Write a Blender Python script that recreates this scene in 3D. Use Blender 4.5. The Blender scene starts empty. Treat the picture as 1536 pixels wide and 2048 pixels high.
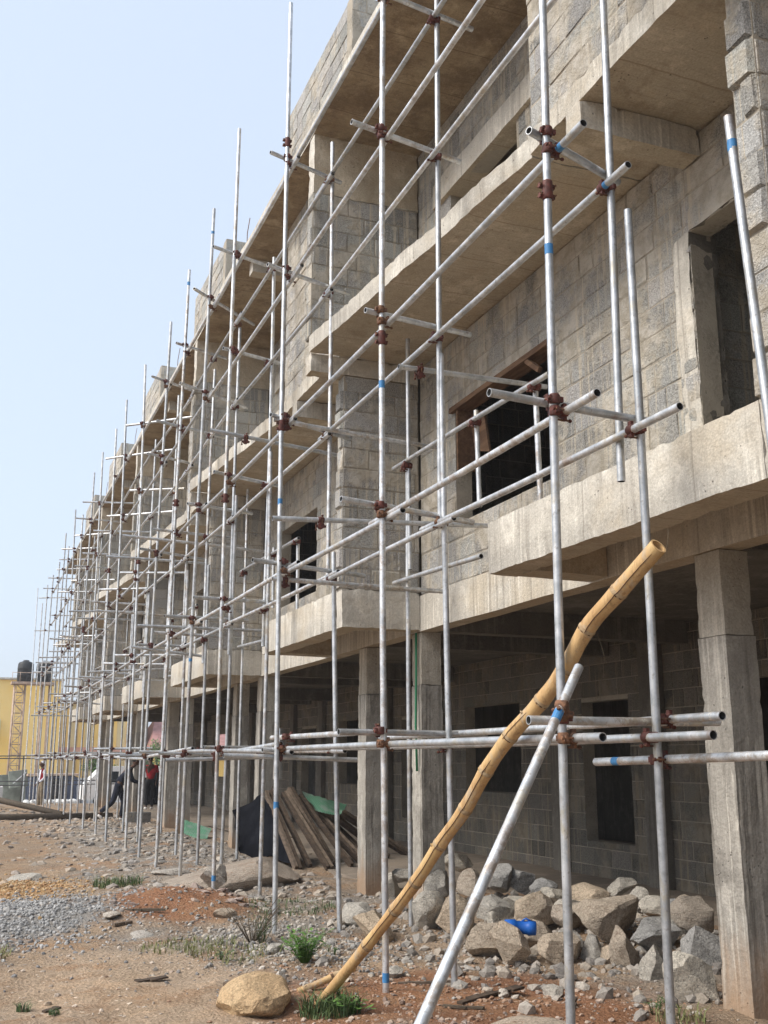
import bpy, bmesh, math, random
import numpy as np
from mathutils import Vector, Matrix, noise

R = math.radians
scene = bpy.context.scene
COL = scene.collection
rnd = random.Random(7)

# ------------------------------------------------------------------ camera
cam_d = bpy.data.cameras.new('camera')
cam = bpy.data.objects.new('camera', cam_d)
COL.objects.link(cam)
cam_d.sensor_fit = 'VERTICAL'
cam_d.sensor_height = 36.0
cam_d.sensor_width = 27.0
cam_d.lens = 36.0 * 2100.0 / 2048.0
cam_d.clip_start = 0.1
cam_d.clip_end = 3000.0
PITCH, YAW = R(13.3925), R(21.5613)
Fv = Vector((math.sin(YAW) * math.cos(PITCH), math.cos(YAW) * math.cos(PITCH), math.sin(PITCH)))
Rv = Vector((math.cos(YAW), -math.sin(YAW), 0))
Uv = Rv.cross(Fv)
cam.matrix_world = Matrix(((Rv.x, Uv.x, -Fv.x, 0), (Rv.y, Uv.y, -Fv.y, 0), (Rv.z, Uv.z, -Fv.z, 1.6), (0, 0, 0, 1)))
scene.camera = cam

# ------------------------------------------------------------------ sky and sun
SUN_AZ, SUN_EL = R(270), R(44)
world = bpy.data.worlds.new('World')
scene.world = world
world.use_nodes = True
wn = world.node_tree
wn.nodes.clear()
w_out = wn.nodes.new('ShaderNodeOutputWorld')
w_bg = wn.nodes.new('ShaderNodeBackground')
w_sky = wn.nodes.new('ShaderNodeTexSky')
w_sky.sky_type = 'NISHITA'
w_sky.sun_disc = False
w_sky.sun_elevation = SUN_EL
w_sky.sun_rotation = SUN_AZ
w_sky.air_density = 1.0
w_sky.dust_density = 4.0
w_sky.ozone_density = 1.5
w_mix = wn.nodes.new('ShaderNodeMix')
w_mix.data_type = 'RGBA'
w_mix.inputs[0].default_value = 0.58
w_mix.inputs[7].default_value = (6.2, 7.05, 8.25, 1)      # milky overcast veil
wn.links.new(w_sky.outputs[0], w_mix.inputs[6])
wn.links.new(w_mix.outputs[2], w_bg.inputs[0])
w_bg.inputs[1].default_value = 0.092
wn.links.new(w_bg.outputs[0], w_out.inputs[0])

sun_d = bpy.data.lights.new('sun', 'SUN')
sun_d.energy = 2.2
sun_d.angle = R(30)
sun_d.color = (1.0, 0.96, 0.90)
sun = bpy.data.objects.new('sun', sun_d)
COL.objects.link(sun)
sd = Vector((math.sin(SUN_AZ) * math.cos(SUN_EL), math.cos(SUN_AZ) * math.cos(SUN_EL), math.sin(SUN_EL)))
sun.rotation_euler = sd.to_track_quat('Z', 'Y').to_euler()

scene.view_settings.view_transform = 'Standard'
scene.view_settings.look = 'None'
scene.view_settings.exposure = 0.9
scene.view_settings.gamma = 1.0
scene.cycles.max_bounces = 8
scene.cycles.diffuse_bounces = 5

ORD = ['first', 'second', 'third', 'fourth', 'fifth', 'sixth', 'seventh', 'eighth', 'ninth', 'tenth', 'eleventh', 'twelfth',
       'thirteenth', 'fourteenth', 'fifteenth', 'sixteenth', 'seventeenth', 'eighteenth', 'nineteenth', 'twentieth',
       'twenty-first', 'twenty-second', 'twenty-third', 'twenty-fourth', 'twenty-fifth', 'twenty-sixth']


def tag(o, label=None, cat=None, group=None, kind=None):
    if label: o['label'] = label
    if cat: o['category'] = cat
    if group: o['group'] = group
    if kind: o['kind'] = kind
    return o


# ------------------------------------------------------------------ materials
class NT:
    def __init__(s, name):
        s.m = bpy.data.materials.new(name)
        s.m.use_nodes = True
        s.t = s.m.node_tree
        s.b = s.t.nodes['Principled BSDF']
        s.pos = None

    def n(s, typ, **kw):
        x = s.t.nodes.new(typ)
        for k, v in kw.items(): setattr(x, k, v)
        return x

    def l(s, a, b): s.t.links.new(a, b)

    def P(s, scale=(1, 1, 1)):
        if s.pos is None: s.pos = s.n('ShaderNodeNewGeometry').outputs['Position']
        v = s.n('ShaderNodeVectorMath', operation='MULTIPLY')
        s.l(s.pos, v.inputs[0])
        v.inputs[1].default_value = scale
        return v.outputs[0]

    def noise(s, scale=(1, 1, 1), detail=4, rough=0.6, lo=None, hi=None):
        x = s.n('ShaderNodeTexNoise')
        x.inputs['Scale'].default_value = 1.0
        x.inputs['Detail'].default_value = detail
        x.inputs['Roughness'].default_value = rough
        if not isinstance(scale, tuple): scale = (scale,) * 3
        s.l(s.P(scale), x.inputs['Vector'])
        o = x.outputs['Fac']
        if lo is not None: o = s.ramp(o, lo, hi)
        return o

    def voro(s, scale, lo=None, hi=None):
        x = s.n('ShaderNodeTexVoronoi')
        x.inputs['Scale'].default_value = 1.0
        if not isinstance(scale, tuple): scale = (scale,) * 3
        s.l(s.P(scale), x.inputs['Vector'])
        o = x.outputs['Distance']
        if lo is not None: o = s.ramp(o, lo, hi)
        return o

    def ramp(s, v, lo, hi):
        x = s.n('ShaderNodeMapRange')
        x.interpolation_type = 'SMOOTHSTEP'
        s.l(v, x.inputs[0])
        x.inputs[1].default_value = lo
        x.inputs[2].default_value = hi
        return x.outputs[0]

    def math(s, op, a, b):
        x = s.n('ShaderNodeMath', operation=op)
        for i, q in enumerate((a, b)):
            if isinstance(q, (int, float)): x.inputs[i].default_value = q
            else: s.l(q, x.inputs[i])
        return x.outputs[0]

    def mix(s, f, a, b, blend='MIX'):
        x = s.n('ShaderNodeMix', data_type='RGBA', blend_type=blend)
        if isinstance(f, (int, float)): x.inputs[0].default_value = f
        else: s.l(f, x.inputs[0])
        for i, q in ((6, a), (7, b)):
            if isinstance(q, tuple): x.inputs[i].default_value = (*q[:3], 1)
            else: s.l(q, x.inputs[i])
        return x.outputs[2]

    def bump(s, h, dist=0.01, strength=0.6):
        x = s.n('ShaderNodeBump')
        x.inputs['Strength'].default_value = strength
        x.inputs['Distance'].default_value = dist
        s.l(h, x.inputs['Height'])
        s.l(x.outputs[0], s.b.inputs['Normal'])

    def attr(s, name):
        return s.n('ShaderNodeVertexColor', layer_name=name).outputs[0]

    def done(s, col=None, rough=0.9, metal=0.0, spec=0.3):
        if col is not None:
            if isinstance(col, tuple): s.b.inputs['Base Color'].default_value = (*col[:3], 1)
            else: s.l(col, s.b.inputs['Base Color'])
        if isinstance(rough, (int, float)): s.b.inputs['Roughness'].default_value = rough
        else: s.l(rough, s.b.inputs['Roughness'])
        s.b.inputs['Metallic'].default_value = metal
        s.b.inputs['Specular IOR Level'].default_value = spec
        return s.m


M = {}


def concrete(name, a, b, dark, streak=0.5, board=0.0, stain=(0.62, 0.72), warm=None, splash=False):
    t = NT(name)
    pale = tuple(min(1, x * 1.28 + 0.02) for x in a)
    c = t.mix(t.noise((1.3, 1.3, 1.0), 6, 0.68, 0.34, 0.64), a, b)
    c = t.mix(t.math('MULTIPLY', t.noise((3.1, 3.1, 2.2), 7, 0.72, 0.50, 0.66), 0.75), c, pale)
    if warm: c = t.mix(t.math('MULTIPLY', t.noise((0.75, 0.75, 1.1), 5, 0.66, 0.46, 0.66), 0.85), c, warm)
    st = t.math('MULTIPLY', t.noise((12, 12, 0.4), 5, 0.7, 0.47, 0.66), t.noise((1.4, 1.4, 0.9), 4, 0.65, 0.38, 0.60))
    c = t.mix(t.math('MULTIPLY', st, streak), c, dark)
    lt = t.math('MULTIPLY', t.noise((22, 22, 0.5), 4, 0.65, 0.52, 0.64), t.noise((1.1, 1.1, 0.8), 4, 0.65, 0.44, 0.58))
    c = t.mix(t.math('MULTIPLY', lt, 0.8 * streak + 0.12), c, tuple(min(1, x * 1.5) for x in a))
    c = t.mix(t.math('MULTIPLY', t.noise(2.1, 8, 0.76, *stain), 0.52), c, dark)
    c = t.mix(t.math('MULTIPLY', t.noise(8, 7, 0.78, 0.56, 0.72), 0.32), c, dark)
    hc = t.math('MULTIPLY', t.math('SUBTRACT', 1.0, t.voro((31, 31, 31), 0.10, 0.24)), t.noise(1.9, 5, 0.7, 0.58, 0.66))   # honeycombing
    c = t.mix(t.math('MULTIPLY', hc, 0.75), c, tuple(x * 0.38 for x in a))
    pit = t.voro((14, 14, 14), 0.05, 0.12)
    pm = t.math('MULTIPLY', t.math('SUBTRACT', 1.0, pit), t.noise(3.0, 2, 0.5, 0.50, 0.60))
    c = t.mix(t.math('MULTIPLY', pm, 0.75), c, tuple(x * 0.32 for x in a))
    c = t.mix(0.4, c, t.mix(1.0, c, t.mix(t.noise(64, 4, 0.75, 0.3, 0.7), (0.6, 0.6, 0.6), (1.35, 1.35, 1.35)), 'MULTIPLY'))
    if splash:                                   # red soil splashed on the foot
        sx = t.n('ShaderNodeSeparateXYZ')
        t.l(t.P((1, 1, 1)), sx.inputs[0])
        lvl = t.math('ADD', sx.outputs['Z'], t.math('MULTIPLY', t.noise((6, 6, 2), 5, 0.65), 1.1))
        c = t.mix(t.math('MULTIPLY', t.ramp(lvl, 1.15, 0.55), 0.7), c, (0.36, 0.22, 0.12))
    h = t.math('ADD', t.math('MULTIPLY', t.noise(28, 6, 0.75), 0.7), t.math('MULTIPLY', t.noise(3.5, 4, 0.6), 1.6))
    h = t.math('SUBTRACT', h, t.math('ADD', t.math('MULTIPLY', pm, 1.0), t.math('MULTIPLY', hc, 0.8)))
    if board:
        w = t.n('ShaderNodeTexWave', bands_direction='Y', wave_profile='SAW')
        t.l(t.P((0.0, board, 0.0)), w.inputs['Vector'])
        w.inputs['Scale'].default_value = 1.0
        w.inputs['Distortion'].default_value = 0.15
        ln = t.ramp(w.outputs['Fac'], 0.03, 0.0)
        c = t.mix(t.math('MULTIPLY', ln, 0.6), c, dark)
        # grain of the shuttering boards
        c = t.mix(t.math('MULTIPLY', t.noise((3, 45, 3), 4, 0.65, 0.5, 0.7), 0.25), c, dark)
    t.bump(h, 0.014, 0.85)
    return t.done(c, 0.92)


M['concrete'] = concrete('cast_concrete', (0.55, 0.52, 0.455), (0.475, 0.445, 0.39), (0.24, 0.215, 0.18), 0.55, 0.26, stain=(0.56, 0.72), warm=(0.50, 0.44, 0.345))
M['column_up'] = concrete('column_concrete', (0.44, 0.405, 0.34), (0.37, 0.335, 0.275), (0.20, 0.17, 0.13), 0.55, stain=(0.55, 0.7))
M['column_low'] = concrete('column_concrete_lower', (0.37, 0.345, 0.30), (0.30, 0.28, 0.245), (0.13, 0.118, 0.10), 0.95, stain=(0.52, 0.68), splash=True)
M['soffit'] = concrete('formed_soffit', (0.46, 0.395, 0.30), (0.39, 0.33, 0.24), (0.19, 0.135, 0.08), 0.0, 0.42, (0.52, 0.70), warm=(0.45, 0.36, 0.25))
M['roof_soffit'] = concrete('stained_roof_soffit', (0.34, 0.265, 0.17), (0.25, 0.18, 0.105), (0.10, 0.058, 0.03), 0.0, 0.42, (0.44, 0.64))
M['inner'] = concrete('inner_concrete_shaded', (0.18, 0.165, 0.14), (0.13, 0.118, 0.10), (0.06, 0.054, 0.045), 0.4)  # concrete colour lowered to stand in for deep interior shade
M['floor'] = concrete('dusty_floor', (0.26, 0.21, 0.16), (0.21, 0.175, 0.14), (0.13, 0.10, 0.075), 0.0)


def block_mat(name, smear_lo, smear_hi, k=1.0, hue=(1, 1, 1)):
    t = NT(name)
    base = t.mix(t.noise(0.9, 4, 0.6, 0.35, 0.65), (0.45 * k, 0.44 * k, 0.415 * k), (0.355 * k, 0.345 * k, 0.325 * k))
    base = t.mix(1.0, base, t.attr('tint'), 'MULTIPLY')
    sp = t.noise(85, 4, 0.75, 0.36, 0.64)
    base = t.mix(0.55, base, t.mix(sp, (0.13 * k, 0.128 * k, 0.12 * k), (0.60 * k, 0.59 * k, 0.56 * k)), 'MIX')
    base = t.mix(0.35, base, t.mix(1.0, base, t.attr('tint'), 'MULTIPLY'))
    sm = t.math('MULTIPLY', t.noise(1.7, 6, 0.68, smear_lo, smear_hi), 0.85)
    base = t.mix(sm, base, t.mix(t.noise(6, 4, 0.6, 0.4, 0.6), (0.56 * k, 0.515 * k, 0.44 * k), (0.42 * k, 0.37 * k, 0.29 * k)))
    dr = t.math('MULTIPLY', t.noise((14, 14, 0.5), 4, 0.65, 0.53, 0.62), t.noise(0.8, 3, 0.6, 0.38, 0.55))
    base = t.mix(t.math('MULTIPLY', dr, 0.85), base, (0.56 * k, 0.50 * k, 0.40 * k))
    dk = t.noise((5, 5, 0.6), 4, 0.65, 0.58, 0.75)
    base = t.mix(t.math('MULTIPLY', dk, 0.6), base, (0.13 * k, 0.12 * k, 0.10 * k))
    if hue != (1, 1, 1): base = t.mix(1.0, base, hue, 'MULTIPLY')
    h = t.math('ADD', t.noise(75, 4, 0.75), t.math('MULTIPLY', t.noise(14, 5, 0.7), 2.2))
    h = t.math('ADD', h, t.math('MULTIPLY', sm, 1.2))
    t.bump(h, 0.016, 1.0)
    return t.done(base, 0.95)


M['block'] = block_mat('concrete_blocks', 0.48, 0.60)
M['block_warm'] = block_mat('mortar_smeared_blocks', 0.42, 0.56)
M['block_shaded'] = block_mat('shade_darkened_blocks', 0.48, 0.64, 0.48, (1.03, 0.98, 0.90))  # darker copy of the blocks, interior shade put into the colour
t = NT('mortar')
c = t.mix(t.noise(3.0, 5, 0.65, 0.35, 0.65), (0.42, 0.37, 0.295), (0.23, 0.21, 0.17))
c = t.mix(t.noise(40, 3, 0.6, 0.35, 0.65), c, (0.36, 0.32, 0.26))
t.bump(t.noise(45, 5, 0.7), 0.012, 0.9)
M['mortar'] = t.done(c, 0.95)

t = NT('galvanized_steel')
c = t.mix(t.noise(9, 5, 0.65, 0.35, 0.65), (0.57, 0.58, 0.59), (0.37, 0.385, 0.395))
c = t.mix(t.math('MULTIPLY', t.noise((5, 5, 3), 6, 0.74, 0.53, 0.66), 0.85), c, (0.46, 0.42, 0.34))
c = t.mix(t.math('MULTIPLY', t.noise((9, 9, 4), 5, 0.7, 0.60, 0.68), 0.8), c, (0.62, 0.59, 0.53))
c = t.mix(t.math('MULTIPLY', t.noise((3, 3, 2), 5, 0.7, 0.60, 0.72), 0.55), c, (0.22, 0.13, 0.075))
c = t.mix(t.math('MULTIPLY', t.noise(34, 3, 0.6, 0.60, 0.70), 0.6), c, (0.25, 0.23, 0.20))
t.bump(t.noise(60, 3, 0.6), 0.002, 0.25)
oi = t.n('ShaderNodeObjectInfo')
hs = t.n('ShaderNodeHueSaturation')
t.l(t.math('ADD', t.math('MULTIPLY', oi.outputs['Random'], 0.40), 0.92), hs.inputs['Value'])
t.l(c, hs.inputs['Color'])
c = t.mix(t.math('MULTIPLY', t.math('MULTIPLY', t.ramp(oi.outputs['Random'], 0.55, 0.9), t.noise((8, 8, 8), 6, 0.75, 0.48, 0.60)), 0.6), hs.outputs[0], (0.34, 0.25, 0.17))
M['steel'] = t.done(c, t.ramp(t.noise(14, 4, 0.6), 0.1, 1.0), 0.72, 0.5)
_r = M['steel'].node_tree.nodes['Principled BSDF'].inputs['Roughness'].links[0].from_node
_r.inputs[3].default_value = 0.36
_r.inputs[4].default_value = 0.66
t = NT('pipe_bore')
M['bore'] = t.done((0.03, 0.03, 0.03), 0.9)
t = NT('coupler_paint')
c = t.mix(t.noise(30, 4, 0.6, 0.35, 0.6), (0.13, 0.040, 0.03), (0.075, 0.028, 0.022))
t.bump(t.noise(60, 3, 0.6), 0.002, 0.4)
M['coupler'] = t.done(c, 0.62)
t = NT('coupler_rust')
c = t.mix(t.noise(40, 4, 0.6, 0.35, 0.6), (0.22, 0.11, 0.06), (0.10, 0.055, 0.035))
M['rust'] = t.done(c, 0.8)
t = NT('blue_tape')
M['tape'] = t.done(t.mix(t.noise(30, 3, 0.6), (0.02, 0.13, 0.33), (0.09, 0.27, 0.50)), 0.5)
def wood(name, a, b):
    t = NT(name)
    c = t.mix(t.noise((25, 3, 25), 5, 0.65, 0.35, 0.65), a, b)
    c = t.mix(t.math('MULTIPLY', t.noise(3, 4, 0.6, 0.5, 0.7), 0.5), c, tuple(x * 0.45 for x in a))
    t.bump(t.noise((60, 6, 60), 4, 0.6), 0.004, 0.6)
    return t.done(c, 0.9)


t = NT('bamboo_skin')
c = t.mix(t.noise((7, 7, 3), 5, 0.65, 0.35, 0.65), (0.56, 0.37, 0.175), (0.45, 0.275, 0.12))
c = t.mix(t.math('MULTIPLY', t.noise((32, 32, 6), 5, 0.72, 0.50, 0.66), 0.6), c, (0.25, 0.14, 0.065))
c = t.mix(t.math('MULTIPLY', t.noise((9, 9, 5), 6, 0.75, 0.53, 0.66), 0.7), c, (0.40, 0.335, 0.25))
c = t.mix(t.math('MULTIPLY', t.noise((4, 4, 2.2), 3, 0.6, 0.55, 0.7), 0.6), c, (0.56, 0.39, 0.18))
t.bump(t.math('ADD', t.noise((70, 70, 14), 5, 0.7), t.noise((14, 14, 8), 4, 0.6)), 0.006, 0.8)
M['bamboo'] = t.done(c, 0.62)
M['crack'] = NT('bamboo_crack').done((0.10, 0.055, 0.03), 0.9)
M['bamboo_node'] = wood('bamboo_node', (0.44, 0.33, 0.20), (0.30, 0.20, 0.11))
M['bamboo_end'] = NT('bamboo_cut').done((0.50, 0.32, 0.15), 0.8)


M['plank'] = wood('weathered_plank', (0.09, 0.062, 0.042), (0.045, 0.032, 0.023))
M['plank_end'] = wood('pale_plank', (0.17, 0.125, 0.09), (0.09, 0.068, 0.05))
M['form'] = wood('formwork_timber', (0.17, 0.10, 0.058), (0.09, 0.05, 0.03))
M['log'] = wood('dark_log', (0.11, 0.085, 0.06), (0.07, 0.055, 0.04))
t = NT('black_sheet')
t.bump(t.noise(7, 4, 0.6), 0.02, 0.6)
M['tarp'] = t.done(t.mix(t.noise(3, 3, 0.6, 0.4, 0.7), (0.004, 0.0045, 0.007), (0.009, 0.010, 0.014)), 0.8, spec=0.06)
t = NT('green_sheet')
w = t.n('ShaderNodeTexWave', bands_direction='X')
t.l(t.P((7, 5, 0)), w.inputs['Vector'])
w.inputs['Scale'].default_value = 1.2
M['green'] = t.done(t.mix(t.noise(5, 4, 0.6, 0.45, 0.65), t.mix(w.outputs['Fac'], (0.10, 0.26, 0.16), (0.17, 0.36, 0.24)), (0.24, 0.33, 0.27)), 0.55)
t = NT('blue_plastic')
M['blue'] = t.done(t.mix(t.noise(9, 3, 0.6), (0.01, 0.08, 0.36), (0.02, 0.13, 0.46)), 0.4)
M['hose'] = NT('green_hose').done((0.03, 0.19, 0.09), 0.5)


def rock_mat(name, a, b, d):
    t = NT(name)
    oi = t.n('ShaderNodeObjectInfo')
    tc = t.n('ShaderNodeTexCoord')
    off = t.n('ShaderNodeVectorMath', operation='MULTIPLY_ADD')
    t.l(oi.outputs['Random'], off.inputs[0]); off.inputs[1].default_value = (37, 91, 53); t.l(tc.outputs['Object'], off.inputs[2])
    t.pos = off.outputs[0]                       # each stone its own piece of the texture
    c = t.mix(t.noise((3.2, 2.2, 4.5), 6, 0.7, 0.36, 0.62), a, b)
    hs = t.n('ShaderNodeHueSaturation')
    t.l(t.math('ADD', t.math('MULTIPLY', oi.outputs['Random'], 0.5), 1.0), hs.inputs['Value'])
    t.l(t.math('ADD', t.math('MULTIPLY', oi.outputs['Random'], 0.35), 0.9), hs.inputs['Saturation'])
    t.l(c, hs.inputs['Color']); c = hs.outputs[0]
    c = t.mix(0.6, c, t.mix(1.0, c, t.mix(t.noise(60, 6, 0.8, 0.32, 0.68), (0.45, 0.45, 0.45), (1.7, 1.7, 1.7)), 'MULTIPLY'))
    c = t.mix(t.math('MULTIPLY', t.noise((4, 5, 13), 6, 0.75, 0.55, 0.68), 0.5), c, d)
    c = t.mix(t.math('MULTIPLY', t.noise((2.5, 2.5, 2.5), 5, 0.7, 0.52, 0.66), 0.4), c, tuple(min(1, x * 1.35 + 0.03) for x in a))
    vein = t.ramp(t.math('ABSOLUTE', t.math('SUBTRACT', t.noise((3, 4, 7), 4, 0.6), 0.5), 0.0), 0.012, 0.0)
    c = t.mix(t.math('MULTIPLY', vein, 0.5), c, d)
    h = t.math('ADD', t.noise(42, 6, 0.78), t.math('MULTIPLY', t.noise((8, 10, 18), 7, 0.75), 3.0))
    h = t.math('SUBTRACT', h, t.math('MULTIPLY', vein, 0.6))
    t.bump(h, 0.03, 0.75)
    return t.done(c, 0.9)


M['rock_grey'] = rock_mat('grey_granite', (0.43, 0.395, 0.34), (0.33, 0.305, 0.265), (0.19, 0.175, 0.15))
M['rock_tan'] = rock_mat('tan_granite', (0.39, 0.325, 0.255), (0.31, 0.26, 0.205), (0.20, 0.14, 0.095))
M['rock_dark'] = rock_mat('dark_granite', (0.29, 0.28, 0.265), (0.21, 0.205, 0.195), (0.11, 0.105, 0.10))
M['rock_yellow'] = rock_mat('yellow_sandstone', (0.56, 0.39, 0.21), (0.48, 0.32, 0.165), (0.32, 0.20, 0.11))
M['rock_pale'] = rock_mat('pale_rock', (0.42, 0.38, 0.33), (0.36, 0.33, 0.29), (0.25, 0.16, 0.11))
M['rock_red'] = rock_mat('soil_covered_rock', (0.36, 0.30, 0.24), (0.30, 0.25, 0.20), (0.28, 0.15, 0.085))

t = NT('bare_earth')
gc = t.attr('dirt')
c = t.mix(0.6, gc, t.mix(1.0, gc, t.mix(t.noise(30, 8, 0.8, 0.32, 0.68), (0.62, 0.60, 0.57), (1.55, 1.52, 1.5)), 'MULTIPLY'))
c = t.mix(t.math('MULTIPLY', t.noise(2.4, 7, 0.75, 0.50, 0.62), 0.55), c, t.mix(1.0, c, (1.3, 1.22, 1.12), 'MULTIPLY'))
c = t.mix(t.math('MULTIPLY', t.noise((1.1, 1.1, 1), 6, 0.72, 0.49, 0.60), 0.65), c, (0.40, 0.235, 0.13))
c = t.mix(t.math('MULTIPLY', t.noise(5, 6, 0.7, 0.55, 0.70), 0.35), c, t.mix(1.0, gc, (0.68, 0.58, 0.5), 'MULTIPLY'))
vg = t.n('ShaderNodeTexVoronoi')
vg.inputs['Scale'].default_value = 1.0
t.l(t.P((38, 38, 38)), vg.inputs['Vector'])
pebc = t.mix(1.0, gc, t.mix(t.ramp(vg.outputs['Distance'], 0.1, 0.6), (1.5, 1.5, 1.5), (0.6, 0.58, 0.55)), 'MULTIPLY')
c = t.mix(t.math('MULTIPLY', t.noise(1.6, 4, 0.6, 0.42, 0.62), 0.5), c, pebc)
h = t.math('ADD', t.math('MULTIPLY', t.noise(30, 6, 0.75), 1.0), t.math('MULTIPLY', t.noise(7, 5, 0.65), 2.0))
h = t.math('SUBTRACT', h, t.math('MULTIPLY', vg.outputs['Distance'], 0.5))
h = t.math('ADD', h, t.math('MULTIPLY', t.noise(95, 4, 0.75), 0.5))
t.bump(h, 0.04, 1.0)
M['ground'] = t.done(c, 0.97, spec=0.15)
t = NT('loose_stone')
c = t.mix(0.4, t.attr('dirt'), t.mix(1.0, t.attr('dirt'), t.mix(t.noise(60, 4, 0.7, 0.3, 0.7), (0.5, 0.5, 0.5), (1.5, 1.5, 1.5)), 'MULTIPLY'))
t.bump(t.noise(50, 4, 0.7), 0.01, 0.7)
M['stone'] = t.done(c, 0.92)


def leaf_mat(name, a, b):
    t = NT(name)
    t.b.inputs['Subsurface Weight'].default_value = 0.0
    return t.done(t.mix(t.noise(22, 3, 0.6, 0.3, 0.7), a, b), 0.6)


M['grass'] = leaf_mat('grass_blades', (0.12, 0.15, 0.045), (0.24, 0.22, 0.10))
M['leaf'] = leaf_mat('weed_leaves', (0.07, 0.17, 0.03), (0.13, 0.24, 0.05))
M['leaf_dark'] = leaf_mat('dark_leaves', (0.045, 0.085, 0.03), (0.11, 0.15, 0.055))
M['twig'] = wood('dry_twig', (0.16, 0.12, 0.08), (0.10, 0.08, 0.05))


def plain(name, col, rough=0.85, var=0.12, sc=3.0, metal=0.0):
    t = NT(name)
    c = t.mix(t.noise(sc, 5, 0.6, 0.35, 0.65), tuple(x * (1 - var) for x in col), tuple(min(1, x * (1 + var)) for x in col))
    return t.done(c, rough, metal)


t = NT('yellow_render')
c = t.mix(t.noise((0.25, 0.25, 0.4), 4, 0.6, 0.35, 0.65), (0.95, 0.63, 0.18), (0.93, 0.68, 0.27))
c = t.mix(t.math('MULTIPLY', t.noise((2.0, 2.0, 0.25), 4, 0.6, 0.55, 0.75), 0.3), c, (0.72, 0.50, 0.28))
M['yellow'] = t.done(c, 0.9)
M['cream'] = plain('cream_render', (0.80, 0.68, 0.40), 0.9, 0.06, 0.6)
M['pink'] = plain('pink_base', (0.72, 0.42, 0.33), 0.9, 0.1, 1.0)
M['tank'] = plain('black_tank', (0.02, 0.021, 0.022), 0.5)
M['redroof'] = plain('red_roof', (0.36, 0.19, 0.17), 0.8, 0.15, 2.0)
M['white'] = plain('white_paint', (0.78, 0.78, 0.77), 0.5, 0.05)
M['lowwall'] = plain('rough_white_wall', (0.55, 0.53, 0.50), 0.95, 0.3, 2.5)
M['greenwall'] = plain('dull_green_wall', (0.27, 0.29, 0.24), 0.9, 0.3, 1.5)
M['bluetarp'] = plain('blue_tarpaulin', (0.075, 0.095, 0.15), 0.7, 0.3, 1.5)
M['dark'] = plain('doorway_shade', (0.012, 0.012, 0.014), 0.9)
M['rail'] = plain('dark_steel_rail', (0.09, 0.09, 0.09), 0.6, 0.2, 8)
M['rustrail'] = plain('pinkish_steel', (0.45, 0.33, 0.25), 0.7, 0.2, 4)
M['glass'] = plain('dark_glass', (0.02, 0.025, 0.03), 0.12)
M['rubber'] = plain('tyre_rubber', (0.02, 0.02, 0.02), 0.85)
M['skin'] = plain('brown_skin', (0.09, 0.045, 0.028), 0.6, 0.1)
M['navy'] = plain('navy_cloth', (0.012, 0.015, 0.028), 0.9, 0.3, 9)
M['black_cloth'] = plain('black_cloth', (0.012, 0.012, 0.014), 0.9, 0.3, 9)
M['red_cloth'] = plain('red_cloth', (0.42, 0.012, 0.022), 0.85, 0.15, 9)
M['pale_cloth'] = plain('pale_cloth', (0.55, 0.57, 0.62), 0.85, 0.2, 9)
M['khaki'] = plain('khaki_cloth', (0.20, 0.16, 0.11), 0.9, 0.2, 9)
M['shoe'] = plain('pale_shoe', (0.62, 0.60, 0.57), 0.7, 0.1)
M['sack'] = plain('white_sack', (0.62, 0.61, 0.58), 0.9, 0.25, 6)


# ------------------------------------------------------------------ mesh builder
class MB:
    def __init__(s):
        s.v, s.f, s.mi, s.sm, s.col = [], [], [], [], []
        s.mats = []

    def mat(s, m):
        m = M[m] if isinstance(m, str) else m
        if m not in s.mats: s.mats.append(m)
        return s.mats.index(m)

    def face(s, pts, m, smooth=False, col=None):
        i = len(s.v)
        s.v.extend(pts)
        s.f.append(tuple(range(i, i + len(pts))))
        s.mi.append(s.mat(m))
        s.sm.append(smooth)
        s.col.append(col)

    def build(s, name, parent=None, attr=None):
        me = bpy.data.meshes.new(name)
        me.from_pydata([tuple(p) for p in s.v], [], s.f)
        for m in s.mats: me.materials.append(m)
        me.polygons.foreach_set('material_index', s.mi)
        me.polygons.foreach_set('use_smooth', s.sm)
        if attr:
            ca = me.color_attributes.new(attr, 'FLOAT_COLOR', 'CORNER')
            arr = np.ones((len(me.loops), 4), np.float32)
            k = 0
            for f, c in zip(s.f, s.col):
                if c is not None: arr[k:k + len(f), :3] = c
                k += len(f)
            ca.data.foreach_set('color', arr.ravel())
        me.update()
        o = bpy.data.objects.new(name, me)
        COL.objects.link(o)
        if parent: o.parent = parent
        return o


def wob(p, amp=0.006):
    p = Vector(p)
    d = noise.noise_vector(p * 1.4 + Vector((3.1, 1.7, 9.2))) * amp * 1.4 + noise.noise_vector(p * 8.0) * amp * 0.75
    return p + d


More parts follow.
